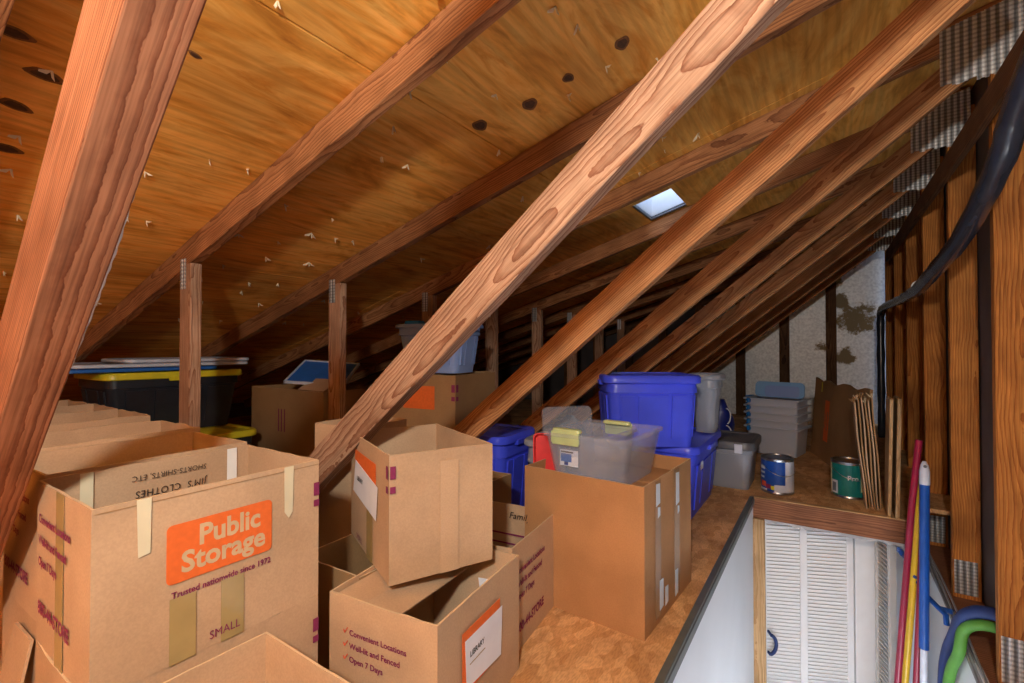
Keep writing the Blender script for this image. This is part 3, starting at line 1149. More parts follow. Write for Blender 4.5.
text_mesh('size_word', 'SMALL', 0.0200, M['purple'], A, on_px(BX, 0.386 - 0.412, 0.2945 - BH, 0.0028), width=0.88)
flat('tape_strip', [(-0.0095, 0.0), (0.0095, 0.0), (0.0085, -0.085), (-0.007, -0.088)], M['tape_c'], A, on_px(BX, 0.293 - 0.412, BH, 0.0018))
flat('tape_strip', [(-0.0095, 0.0), (0.0095, 0.0), (0.008, -0.088), (0.000, -0.099), (-0.0085, -0.086)], M['tape_c'], A, on_px(BX, 0.527 - 0.412, BH, 0.0018))
mi = face_mtx((-BX / 2 + 0.0075, 0, BH), (0, 1, 0), (0, 0, 1))
flat('tape_strip', rect(-0.127, -0.108, -0.085, 0.0), M['tape_c'], A, mi)
flat('tape_strip', rect(0.128, 0.149, -0.14, 0.0), M['tape_w'], A, mi)
for y_, z_ in ((-0.065, 0.0), (0.012, 0.0)):
    flat('packing_tape', rect(y_ - 0.019, y_ + 0.019, 0.0, 0.105 if y_ < 0 else 0.108), M['tape_t'], A, on_px(BX, 0, 0, 0.0016))
mt = face_mtx((-BX / 2 + 0.0078, 0.085, BH - 0.028), (0, -1, 0), (0, 0, -1))
text_mesh('handwriting', 'SHORTS-SHIRTS, ETC', 0.0155, M['ink'], A, mt, shear=0.1, spacing=1.05, width=0.88)
mt = face_mtx((-BX / 2 + 0.0078, 0.085, BH - 0.060), (0, -1, 0), (0, 0, -1))
text_mesh('handwriting', "JIM'S  CLOTHES", 0.020, M['ink'], A, mt, shear=0.1, spacing=1.1, width=0.86)
flat('score_line', rect(-BY / 2 + .003, BY / 2 - .003, BH - 0.0085, BH - 0.0075), M['card_d'], A, on_px(BX, 0, 0, 0.0012), 0.0003)
edge_marks(A, BX, BY, 0.205)
edge_marks(lowers[0], BX, BY, 0.205)
flat('packing_tape', rect(-0.02, 0.018, 0.0, BH), M['tape_t'], A, on_ny(BY, 0.0, 0, 0.0016))
for b_ in (A, uppers[1]):
    for i, ln in enumerate(('Convenient Locations', 'Well-lit and Fenced', 'Open 7 Days')):
        text_mesh('lettering', ln, 0.020, M['purple'], b_, on_ny(BY, -0.115, 0.215 - 0.036 * i, 0.0026), bold=0.0008, width=0.95)
    text_mesh('lettering', '800-44-STORE', 0.030, M['purple'], b_, on_ny(BY, -0.115, 0.065, 0.0026), bold=0.0012, width=0.9)
# torn flap of the lower box showing at the lower left
fl = MB()
fl.rings([[(-0.075, 0, 0), (0.03, 0, 0), (0.03, 0.005, 0), (-0.075, 0.005, 0)], [(-0.070, -0.022, -0.10), (0.03, -0.018, -0.10), (0.03, -0.013, -0.10), (-0.070, -0.017, -0.10)],
          [(-0.068, -0.03, -0.2), (0.03, -0.02, -0.2), (0.03, -0.015, -0.2), (-0.068, -0.025, -0.2)]])
fl.build('torn_flap', M['card'], lowers[1], loc=(0.07, -BY / 2 - 0.008, BH - 0.03))
text_mesh('handwriting', 'L 00 o', 0.03, M['ink'], uppers[1], face_mtx((-BX / 2 + 0.0085, 0.03, BH - 0.05), (0, -1, 0), (0, 0, -1)), spacing=1.4) if False else None

# open box at the very front
fb = carton('moving_box', 'open empty moving box at the bottom edge, in front of the checklist box', (-0.695, 0.296, 0.0), 0, 0.274, 0.336, 0.277, jit=0.0008)

# checklist / label box
lb = carton('moving_box', 'open moving box with red check marks in front and a white LIBRARY paper', (-0.7462, 0.7960, 0.0), R(6.5), 0.274, 0.335, BH, jit=0.0012)
LX, LY = 0.274, 0.335
check_list(lb, LY, -0.078, 0.207)
m_ = on_px(LX, -0.010, 0.155, 0.0044)
flat('logo_panel', rect(-0.078, 0.075, -0.062, 0.062), M['orange'], lb, on_px(LX, -0.012, 0.157, 0.0030))
pl = flat('paper_label', [(-0.072, 0.046), (-0.066, -0.050), (0.076, -0.062), (0.082, 0.044)], M['paper'], lb, m_)
nest(text_mesh('label_word', 'LIBRARY', 0.0165, M['ink'], lb, on_px(LX, -0.065, 0.166, 0.0056), width=0.9, bold=0.0003), pl)
nest(flat('label_line', rect(0, 0.06, 0, 0.0015), M['tape_t'], lb, on_px(LX, -0.066, 0.147, 0.0054)), pl)
fp = MB()
fp.rings([[(-LX / 2 + .006, y_, 0.268 - d_), (-0.06, y_, 0.262 - d_ * 2), (0.008, y_, 0.244 - d_ * 2), (0.008, y_, 0.241 - d_ * 2), (-0.06, y_, 0.259 - d_ * 2), (-LX / 2 + .006, y_, 0.265 - d_)]
          for y_, d_ in ((-LY / 2 + 0.009, 0.002), (-0.05, 0.004), (0.06, 0.006), (LY / 2 - 0.012, 0.008))])
fp.build('folded_flap', M['card'], lb)
flat('white_note', [(0, 0), (0.03, 0), (0.026, 0.026), (-0.004, 0.024)], M['paper'], lb, face_mtx((0.03, LY / 2 - 0.0085, 0.175), (1, 0, 0), (0, 0, 1)))

# support under the tilted box, barely seen between the stacks
carton('moving_box', 'shaded open box in the gap between the logo stack and the checklist box', (-0.985, 0.86, 0.0), R(2), 0.22, 0.34, 0.268, mat='card_d')

# tilted looking box on top
TXX, TYY = 0.250, 0.345
ang = R(65)
c_ = math.cos(ang); s_ = math.sin(ang)
P = Vector((-0.772, 0.692))
ctr = P + Vector((c_, s_)) * TXX / 2 + Vector((-s_, c_)) * TYY / 2
# local x axis runs along the right hand face so that the label face is local -X
tb = thing('moving_box', 'open moving box turned cornerwise on top of the checklist box', 'box', (ctr.x, ctr.y, BH + 0.002), ang, 'open moving boxes')
edge_rim(box_shell(TXX, TYY, BH, bow=0.002, jit=0.001).build('carton', M['card'], tb), BH)


def on_nx(dx, y, z, off=0.0012):
    return face_mtx((-dx / 2 - off, y, z), (0, -1, 0), (0, 0, 1))


flat('logo_panel', rect(0.020, 0.165, 0.135, 0.232), M['orange'], tb, on_nx(TXX, 0.04, 0, 0.003)) if False else None
m_ = on_nx(TXX, 0, 0, 0.0032)
flat('logo_panel', rect(-0.115, 0.080, 0.150, 0.238), M['orange'], tb, m_)
pl = flat('paper_label', [(-0.128, 0.128), (0.088, 0.112), (0.100, 0.190), (-0.105, 0.212)], M['paper'], tb, on_nx(TXX, 0, 0, 0.0044))
nest(text_mesh('label_word', 'LIBRARY', 0.0165, M['ink'], tb, on_nx(TXX, 0.085, 0.170, 0.0058), width=0.9, bold=0.0003), pl)
for z0, z1 in ((0.225, 0.252), (0.195, 0.209)):
    flat('edge_mark', rect(TYY / 2 - 0.012, TYY / 2 - 0.001, z0, z1), M['purple'], tb, on_nx(TXX, 0, 0, 0.003))
    flat('edge_mark', rect(-TXX / 2 + 0.001, -TXX / 2 + 0.013, z0, z1), M['purple'], tb, on_ny(TYY, 0, 0, 0.003))
flat('packing_tape', rect(0.02, 0.065, 0.0, 0.25), M['card'], tb, on_ny(TYY, -0.03, 0, 0.0024))
text_mesh('lettering', 'SMALL', 0.02, M['purple'], tb, on_nx(TXX, 0.10, 0.018, 0.003))
flat('packing_tape', rect(0.00, 0.05, 0.0, 0.12), M['tape_t'], tb, on_nx(TXX, 0, 0, 0.0024))

# box behind, its right face printed
rb = carton('moving_box', 'open moving box with purple print, standing between checklist box and tall carton', (-0.808, 1.130, 0.0), R(6.5), 0.262, 0.300, BH, jit=0.001)
for i, ln in enumerate(('Convenient Locations', 'Well-lit and Fenced', 'Open 7 Days', '')):
    if ln:
        text_mesh('lettering', ln, 0.022, M['purple'], rb, on_px(0.262, -0.13, 0.205 - 0.033 * i, 0.003), bold=0.0008, width=0.92)
text_mesh('lettering', '800-44-STORE', 0.032, M['purple'], rb, on_px(0.262, -0.13, 0.058, 0.003), bold=0.0012, width=0.88)
text_mesh('handwriting', 'Family', 0.030, M['ink'], rb, face_mtx((-0.03, 0.150 - 0.0095, BH - 0.032), (1, 0, 0), (0, 0, 1)), shear=0.25)
for z_ in (0.180, 0.150):
    flat('print_line', rect(-0.1, 0.025, z_, z_ + 0.005), M['purple'], rb, face_mtx((0, 0.150 - 0.0090, 0), (1, 0, 0), (0, 0, 1)))
flat('print_block', rect(0.035, 0.085, 0.160, 0.182), M['purple'], rb, face_mtx((0, 0.150 - 0.0090, 0), (1, 0, 0), (0, 0, 1)))

# tall plain carton
tc_ = thing('tall_carton', 'tall plain brown carton on the floor with clear plastic bins on its folded flaps', 'box', (-0.590, 1.468, 0), R(-3.5))
TX, TYC, TH = 0.392, 0.412, 0.408
edge_rim(box_shell(TX, TYC, TH, floor_z=0.30, bow=0.002, jit=0.001).build('carton', M['card_b'], tc_), TH)
MB().box(-TX / 2 + .008, TX / 2 - .008, -TYC / 2 + .008, -0.004, 0.358, 0.362).build('flap', M['card_b'], tc_)
MB().box(-TX / 2 + .008, TX / 2 - .008, 0.004, TYC / 2 - .008, 0.358, 0.362).build('flap', M['card_b'], tc_)
for y0, y1, z0, z1 in ((-0.125, -0.095, 0.335, 0.398), (-0.112, -0.095, 0.300, 0.330), (0.045, 0.075, 0.295, 0.395), (0.06, 0.075, 0.265, 0.290),
                       (-0.100, -0.070, 0.035, 0.120), (-0.055, -0.03, 0.03, 0.085), (0.035, 0.06, 0.02, 0.10)):
    flat('tape_strip', [(y0, z0), (y1, z0 + 0.004), (y1, z1 - 0.003), (y0, z1)], M['tape_g'], tc_, on_px(TX, 0, 0, 0.003))
flat('packing_tape', rect(-0.22 + .02, -0.19 + .02, 0.05, TH), M['tape_t'], tc_, on_ny(TYC, 0, 0, 0.0026)) if False else None
for y0, y1 in ((-0.13, -0.085), (0.03, 0.08)):
    flat('clear_packing_tape', rect(y0, y1, 0.02, TH - .004), M['tape_s'], tc_, on_px(TX, 0, 0, 0.0016))
flat('white_tag', [(0, 0), (0.006, -0.06), (0.020, -0.05), (0.012, 0.005)], M['paper'], tc_, face_mtx((-TX / 2 - 0.004, -0.1, 0.36), (0, -1, 0), (0, 0, 1)))

# ------------------------------------------------------------------ clear latch bins on the tall carton


def bin_shell(hx, hy, h, taper, r=0.03, th=0.003, rim=0.008):
    rs = [rrect(hx - taper, hy - taper, r, 0), rrect(hx - taper * .45, hy - taper * .45, r, h * .5), rrect(hx, hy, r, h - 0.012), rrect(hx + rim, hy + rim, r, h - 0.010),
          rrect(hx + rim, hy + rim, r, h), rrect(hx - th, hy - th, r, h), rrect(hx - taper - th, hy - taper - th, r, th)]
    return MB().rings(rs, True, True)


cb = thing('clear_bin', 'large clear plastic bin lying open in the tall carton, holding a smaller latched bin', 'storage bin', (-0.612, 1.475, 0.363), R(-2.5))
bin_shell(0.138, 0.160, 0.150, 0.022).build('bin', M['clear'], cb, smooth=True)
cb2 = thing('clear_bin', 'small clear bin with two lime green latches and a blue and white label', 'storage bin', (-0.635, 1.452, 0.3665), R(-4))
bin_shell(0.095, 0.118, 0.146, 0.012).build('bin', M['clear'], cb2, smooth=True)
for sy, x_ in ((-1, -0.035), (1, 0.02)):
    lt = MB()
    lt.rings([rrect(0.046, 0.010, 0.008, 0.148, x_, sy * 0.122), rrect(0.050, 0.014, 0.010, 0.152, x_, sy * 0.122), rrect(0.048, 0.013, 0.010, 0.160, x_, sy * 0.122), rrect(0.040, 0.006, 0.004, 0.162, x_, sy * 0.122)])
    lt.rings([rrect(0.046, 0.004, 0.003, 0.112, x_, sy * 0.133), rrect(0.050, 0.005, 0.003, 0.120, x_, sy * 0.134), rrect(0.050, 0.005, 0.003, 0.152, x_, sy * 0.134)])
    lt.build('latch', M['lime'], cb2, smooth=True)
st = flat('label_sticker', rect(-0.060, 0.005, 0.045, 0.095), M['paper'], cb2, on_ny(0.236, 0, 0, 0.004))
nest(flat('label_print', rect(-0.056, -0.018, 0.058, 0.083), M['blue_lid'], cb2, on_ny(0.236, 0, 0, 0.0052)), st)
nest(flat('label_print', rect(-0.044, -0.030, 0.048, 0.058), M['blue_dark'], cb2, on_ny(0.236, 0, 0, 0.0052)), st)
nest(flat('label_print', rect(-0.056, -0.012, 0.086, 0.091), M['ink'], cb2, on_ny(0.236, 0, 0, 0.0052)), st)
cl = thing('bin_lid', 'clear plastic lid standing on edge at the left end of the bins', 'lid', (-0.762, 1.52, 0.367), R(48))
ml = Matrix.Rotation(R(80), 4, 'X')
lid = MB().rings([[tuple(ml @ Vector(p)) for p in rrect(0.09, 0.10, 0.02, z_, 0, 0.100)] for z_ in (0, 0.004)])
lid.rings([[tuple(ml @ Vector(p)) for p in rrect(0.09 + a, 0.10 + a, 0.02, z_, 0, 0.1)] for z_, a in ((-.004, 0), (-.004, .004), (0.008, .004), (0.008, 0))], False, False)
lid.build('lid_sheet', M['clear'], cl)
rd = thing('red_tray', 'red plastic tray standing upright at the left end of the clear bins', 'tray', (-0.778, 1.395, 0.363), R(35))
mr_ = Matrix.Rotation(R(84), 4, 'X')
MB().rings([[tuple(mr_ @ Vector(p)) for p in rrect(0.05 + a, 0.062 + a, 0.015, z_, 0, 0.066)] for z_, a in ((0, -.008), (0, 0), (0.018, 0.004), (0.018, 0), (0.004, -.006))]).build('tray', M['red'], rd, smooth=True)

# ------------------------------------------------------------------ other boxes
nb = carton('moving_box', 'small open box behind the pale diagonal, beside the second short upright', (-1.225, 0.985, 0.0), R(0), 0.18, 0.21, 0.55, mat='card', jit=0.001)
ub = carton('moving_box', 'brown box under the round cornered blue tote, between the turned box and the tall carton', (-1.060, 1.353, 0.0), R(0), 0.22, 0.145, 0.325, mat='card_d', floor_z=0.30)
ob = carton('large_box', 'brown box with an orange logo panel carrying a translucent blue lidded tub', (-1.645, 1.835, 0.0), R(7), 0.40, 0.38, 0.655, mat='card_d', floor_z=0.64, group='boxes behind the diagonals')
flat('logo_panel', rect(-0.10, 0.085, 0.49, 0.60), M['orange'], ob, on_ny(0.38, 0, 0, 0.003))
for z0, z1 in ((0.575, 0.61), (0.535, 0.555)):
    flat('edge_mark', rect(0.18, 0.199, z0, z1), M['purple'], ob, on_ny(0.38, 0, 0, 0.003))
    flat('edge_mark', rect(-0.189, -0.17, z0, z1), M['purple'], ob, on_px(0.40, 0, 0, 0.003))
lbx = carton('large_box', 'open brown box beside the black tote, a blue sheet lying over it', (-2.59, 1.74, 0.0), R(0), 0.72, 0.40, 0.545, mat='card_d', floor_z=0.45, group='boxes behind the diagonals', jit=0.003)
for x_ in (-0.06, -0.03, 0.0):
    flat('print_line', rect(x_, x_ + 0.008, 0.30, 0.43), M['purple'], lbx, on_ny(0.40, 0, 0, 0.004))
mf = Matrix.Translation((0.2, -0.17, 0.545)) @ Matrix.Rotation(R(28), 4, 'X')
MB().box(-0.12, 0.115, 0.0, 0.12, -0.002, 0.002, mf).build('flap', M['card'], lbx)
bs = thing('blue_folder', 'blue and white folder lying tilted on the brown box beside the black tote', 'folder', (-2.52, 1.74, 0.556), R(30))
mb = MB()
mx_ = Matrix.Translation((0, 0, 0.075)) @ Matrix.Rotation(R(26), 4, 'X') @ Matrix.Rotation(R(4), 4, 'Y')
mb.box(-0.17, 0.17, -0.13, 0.13, -0.004, 0.004, mx_)
mb.build('cover', M['blue_lid'], bs, bevel=0.003)
mb = MB()
for a in ((-0.175, 0.175, -0.135, -0.125), (-0.175, 0.175, 0.125, 0.135), (0.165, 0.175, -0.135, 0.135), (-0.175, -0.165, -0.135, 0.135)):
    mb.box(*a, -0.006, 0.009, mx_)
mb.build('border', M['white_pl'], bs)

# ------------------------------------------------------------------ totes


def tote(name, label, loc, rz, lx, ly, h, body, lidm, lid_h=0.035, taper=0.05, group=None, ribs=True, lid=True, over=0.018, handles=True):
    t = thing(name, label, 'tote', loc, rz, group)
    hx, hy = lx / 2 - over, ly / 2 - over
    hb = h - (lid_h * 0.55 if lid else 0)
    rs = [rrect(hx - taper, hy - taper, 0.03, 0), rrect(hx - taper * .97, hy - taper * .97, 0.035, 0.006),
          rrect(hx - taper * .22, hy - taper * .22, 0.04, hb * 0.80), rrect(hx - taper * .2 + .008, hy - taper * .2 + .008, 0.045, hb * 0.81),
          rrect(hx + 0.0, hy + 0.0, 0.045, hb * 0.97), rrect(hx + .012, hy + .012, 0.05, hb * 0.975), rrect(hx + .012, hy + .012, 0.05, hb),
          rrect(hx - .006, hy - .006, 0.042, hb), rrect(hx - taper - .006, hy - taper - .006, 0.03, 0.008)]
    mb = MB().rings(rs)
    if ribs:
        # raised panels on the sides
        for (nx, ny, half, dist) in ((0, -1, hx, hy), (0, 1, hx, hy), (1, 0, hy, hx), (-1, 0, hy, hx)):
            for (u0, u1) in ((-0.86, -0.50), (-0.40, 0.40), (0.50, 0.86)):
                pts0 = []
                for z_, k in ((0.04, .9), (hb * .76, .28)):
                    for e in (0.0, 0.011):
                        for u in (u0, u1):
                            a_ = u * (half - 0.03 - taper * k * 0.5)
                            dd = dist - taper * k + e - 0.003
                            pts0.append((nx * dd - ny * a_, ny * dd + nx * a_, z_))
                # order: z0e0u0,z0e0u1,z0e1u0,z0e1u1,z1...
                q = pts0
                mb.add(q, [(0, 1, 3, 2), (4, 6, 7, 5), (0, 4, 5, 1), (2, 3, 7, 6), (0, 2, 6, 4), (1, 5, 7, 3)])
    mb.build('body', M[body], t, smooth=True)
    if lid:
        z0 = h - lid_h
        rl = [rrect(lx / 2 - .004, ly / 2 - .004, 0.05, z0), rrect(lx / 2, ly / 2, 0.055, z0 + .004), rrect(lx / 2, ly / 2, 0.055, h - .008), rrect(lx / 2 - .006, ly / 2 - .006, 0.052, h),
              rrect(lx / 2 - .025, ly / 2 - .025, 0.04, h), rrect(lx / 2 - .032, ly / 2 - .032, 0.04, h - .007), rrect(lx / 2 - .09, ly / 2 - .09, 0.03, h - .007), rrect(lx / 2 - .096, ly / 2 - .096, 0.03, h - .002)]
        ld = MB().rings(rl).build('lid', M[lidm], t, smooth=True)
        if handles:
            for sx in (-1, 1):
                MB().rings([rrect(0.010, 0.055, 0.006, z0 - .012, sx * (lx / 2 - .006), 0), rrect(0.012, 0.06, 0.008, z0 + .01, sx * (lx / 2 - .004), 0)]).build('handle', M[lidm], ld, smooth=True)
    return t


tote('storage_tote', 'lower black tote with a yellow lid, mostly hidden under the upper one', (-2.885, 1.045, 0.0), R(0), 0.54, 0.74, 0.335, 'black', 'yellow', group='black totes')
tote('storage_tote', 'upper black tote with a yellow lid behind the first short upright', (-3.105, 1.125, 0.335), R(0), 0.49, 0.66, 0.322, 'black', 'yellow', group='black totes', taper=0.04)
for k, (nm, lab, z_, mt_, ox, oy, hx, hy) in enumerate((
        ('tote_lid', 'blue tote lid resting on the yellow lid of the black tote', 0.662, 'blue_lid', -0.01, -0.16, 0.22, 0.33),
        ('tote_lid', 'white tote lid resting on the blue lid above the black tote', 0.684, 'white_pl', 0.0, -0.06, 0.215, 0.40),
        ('tote_lid', 'white tote lid topmost of the lids above the black tote', 0.706, 'white_pl', 0.02, 0.05, 0.19, 0.30))):
    t = thing(nm, lab, 'lid', (-3.08 + ox, 1.14 + oy, z_), R(0), 'loose tote lids')
    MB().rings([rrect(hx, hy, 0.04, 0.0), rrect(hx + .006, hy + .006, .045, .003), rrect(hx + .006, hy + .006, .045, 0.016), rrect(hx - .004, hy - .004, 0.04, 0.020),
                rrect(hx - .02, hy - .02, 0.03, 0.020), rrect(hx - .026, hy - .026, 0.03, 0.015)]).build('lid_panel', M[mt_], t, smooth=True)

tote('storage_tote', 'lower blue tote on the floor beside the stair opening, white label on its end', (-0.668, 2.475, 0.0), R(0), 0.40, 0.60, 0.340, 'blue', 'blue', group='blue totes', taper=0.03)
flat('label_sticker', rect(-0.22, -0.17, 0.23, 0.265), M['paper'], bpy.data.objects['storage_tote.002'], on_px(0.40, 0, 0, -0.006))
tote('storage_tote', 'big blue tote with a ribbed side and lid, standing behind the tall carton', (-0.715, 2.212, 0.341), R(32), 0.435, 0.34, 0.318, 'blue', 'blue', group='blue totes', taper=0.020)
tote('storage_tote', 'small round cornered blue tote wedged behind the turned open box', (-1.265, 1.775, 0.0), R(6), 0.27, 0.34, 0.405, 'blue', 'blue', group='blue totes', taper=0.03)
tote('storage_tote', 'translucent blue lidded tub on top of the orange logo box', (-1.665, 1.83, 0.657), R(8), 0.41, 0.28, 0.245, 'frost', 'frost', taper=0.03, group='translucent tubs', lid_h=0.02)
MB().rings([rrect(0.05, 0.03, 0.01, 0.0), rrect(0.045, 0.026, 0.01, 0.018)]).build('lid_clasp', M['clip'], bpy.data.objects['storage_tote.005'], smooth=True, loc=(-0.10, -0.08, 0.244))
tote('storage_tote', 'grey frosted tub standing behind the big blue tote on the right', (-0.530, 2.665, 0.341), R(-4), 0.17, 0.19, 0.305, 'smoke', 'smoke', taper=0.02, group='translucent tubs', lid_h=0.03, handles=False, ribs=False)
tote('storage_tote', 'clear low tub with a dark grey lid standing by the blue paint can', (-0.462, 3.03, 0.0), R(0), 0.28, 0.38, 0.265, 'smoke', 'grey_pl', taper=0.02, group='translucent tubs', handles=False, lid_h=0.045, ribs=False)
MB().box(-0.02, 0.02, -0.012, 0.006, -0.02, 0.03).build('lid_latch', M['white_pl'], bpy.data.objects['storage_tote.007'], bevel=0.003, loc=(0.06, -0.185, 0.225))
MB().rings([rrect(0.05, 0.04, 0.02, 0.0), rrect(0.03, 0.03, 0.01, 0.02)]).build('white_scrap', M['paper'], bpy.data.objects['storage_tote.007'], loc=(-0.06, 0.02, 0.265)) if False else None

# dark blue cable bag behind the grey tub
bg_ = thing('cord_bag', 'dark blue bag of cords between the grey tub and the far studs', 'bag', (-0.60, 3.40, 0.0))
mb = MB()
rs = []
for i in range(12):
    v_ = i / 11
    rr = 0.115 * (1 - 0.55 * v_ ** 2.2) * (0.9 + 0.1 * math.cos(v_ * 9))
    rs.append([(rr * math.cos(a) * (1 + 0.12 * math.sin(3 * a + i)), rr * .9 * math.sin(a) * (1 + 0.1 * math.cos(4 * a + i)), 0.44 * v_) for a in [2 * math.pi * k / 20 for k in range(20)]])
mb.rings(rs).build('bag', M['blue_dark'], bg_, smooth=True)
for zc_, rr in ((0.22, 0.06), (0.34, 0.05)):
    MB().tube([(0.06 + rr * .6 * math.cos(a), -0.105 + 0.02 * math.sin(a), zc_ + rr * math.sin(a)) for a in [R(-60 + 150 * i / 10) for i in range(11)]], 0.004, 6).build('cord', M['white_pl'], bg_, smooth=True)

# nested organiser boxes by the gable
ogl = ['bottom', 'second', 'third', 'fourth', 'top']
for i in range(5):
    t = thing('organizer_box', 'frosted organizer box with blue clips, %s of the nested stack' % ('second from the bottom' if i == 1 else 'third, in the middle' if i == 2 else 'fourth from the bottom' if i == 3 else ogl[i]),
              'storage bin', (-0.305, 4.05, 0.004 + 0.0515 * i), R(-12), 'nested organizer boxes')
    hx, hy, h = 0.175, 0.15, 0.20
    MB().rings([rrect(hx - .02, hy - .02, 0.02, 0.0), rrect(hx - 0.006, hy - 0.006, .02, h - .012), rrect(hx + .014, hy + .014, .02, h - .010), rrect(hx + .014, hy + .014, .02, h),
                rrect(hx - .008, hy - .008, .018, h), rrect(hx - .022, hy - .022, .018, .003)]).build('box_body', M['frost_w'], t, smooth=True)
    MB().rings([rrect(0.012, 0.05, 0.006, h - .035, -hx - .022, 0), rrect(0.016, 0.055, 0.008, h - .02, -hx - .022, 0), rrect(0.014, 0.05, 0.006, h + .006, -hx - .018, 0)]).build('clip', M['clip'], t, smooth=True)
    MB().rings([rrect(0.010, 0.02, 0.006, h - .030, -hx + .03, -hy - .018), rrect(0.010, 0.022, 0.006, h, -hx + .03, -hy - .016)]).build('clip', M['clip'], t, smooth=True)
t = thing('plastic_lid', 'blue tinted frosted lid standing upright on the organizer stack', 'lid', (-0.290, 4.02, 0.412), R(-12), None)
mu = Matrix.Rotation(R(80), 4, 'X')
MB().rings([[tuple(mu @ Vector(p)) for p in rrect(0.165 + a, 0.058 + a, 0.03, z_, 0, 0.058)] for z_, a in ((0, -.006), (0.0, 0), (0.012, 0), (0.012, -.006))]).build('lid_panel', M['frost_b'], t, smooth=True)
flat('lid_window', [(p[0], p[1] + 0.05) for p in rrect(0.115, 0.040, 0.02, 0)], M['frost'], t, Matrix.Translation((0.02, -0.018, 0.0)) @ mu)

# ------------------------------------------------------------------ leaning carton and sheets
fc = thing('flattened_carton', 'flattened brown carton with sideways orange lettering leaning by the gable', 'cardboard', (-0.100, 4.20, 0.0), math.atan2(3.25 - 4.20, 0.170 + 0.100))
Lc = 0.98
mlean = Matrix.Rotation(R(-4), 4, 'X')
mb = MB()
nseg = 14
rs = []
for i in range(nseg + 1):
    u = Lc * i / nseg
    topz = 0.545 - 0.012 * math.sin(i * 1.3) + (0.02 if i in (0, 1) else 0)
    rs.append([tuple(mlean @ Vector((u, yy + 0.004 * math.sin(i * .8), zz))) for yy, zz in ((0.0, 0), (0.016, 0), (0.016, topz), (0.0, topz))])
mb.rings(rs).build('panel', M['card_d'], fc)
mface = mlean @ face_mtx((0.0, -0.0055, 0.0), (1, 0, 0), (0, 0, 1))
flat('logo_panel', rect(0.27, 0.36, 0.14, 0.42), M['orange'], fc, mface)
text_mesh('logo_word', 'Public', 0.042, M['card_d'], fc, mlean @ face_mtx((0.292, -0.0068, 0.28), (0, 0, 1), (-1, 0, 0)), 'CENTER', bold=0.001)
text_mesh('logo_word', 'Storage', 0.042, M['card_d'], fc, mlean @ face_mtx((0.332, -0.0068, 0.28), (0, 0, 1), (-1, 0, 0)), 'CENTER', bold=0.001)
flat('yellow_tape', rect(0.17, 0.19, 0.47, 0.54), M['yellow'], fc, mface)

names = ['leftmost', 'second from the left', 'third from the left', 'fourth from the left', 'fifth from the left', 'rightmost']
for i in range(6):
    x_ = 0.160 + 0.0115 * i
    t = thing('cardboard_sheet', 'upright cardboard sheet beside the teal paint can, %s of the bundle' % names[i], 'cardboard', (x_, 2.87 + 0.008 * (i % 3), 0.0), R(2), 'upright cardboard sheets')
    mlean = Matrix.Rotation(R(-5.0 + 0.35 * i), 4, 'Y')
    mb = MB()
    L_, H_ = 0.115, 0.525 + 0.012 * ((i * 7) % 3) - 0.01
    mb.rings([[tuple(mlean @ Vector((xx + 0.0025 * math.sin(k * .9 + i), yy, H_ * k / 8))) for xx, yy in ((-0.003, 0), (0.003, 0), (0.003, L_), (-0.003, L_))] for k in range(9)])
    mb.build('sheet', M['card_d' if i % 2 else 'card'], t)
    fx = MB()
    for q_ in range(5):
        a0 = (0.0 + 0.004 * math.sin(q_ * 2.1), 0.01 + 0.022 * q_, H_ - 0.002)
        fx.tube([tuple(mlean @ Vector(a0)), tuple(mlean @ Vector((a0[0] + random.uniform(-.015, .015), a0[1] + 0.01, H_ + random.uniform(0.008, 0.022))))], 0.0018, 5)
    fx.build('torn_edge', M['splinter'] if i % 2 else M['card_d'], t)
for i, x_ in enumerate((0.238, 0.267)):
    o = beam('wood_board', (x_ - 0.0, 2.86, 0.0), (x_ + 0.013, 2.86, 0.545 + 0.004 * i), 0.17, 0.0135 + 0.002 * i, M['pale_wood'], None, wdir=(0, 1, 0))
    tag(o, 'pale wooden board standing upright on the plank edge, %s of the two' % ('left' if i == 0 else 'right'), 'board', 'upright wooden boards')

# ------------------------------------------------------------------ paint cans


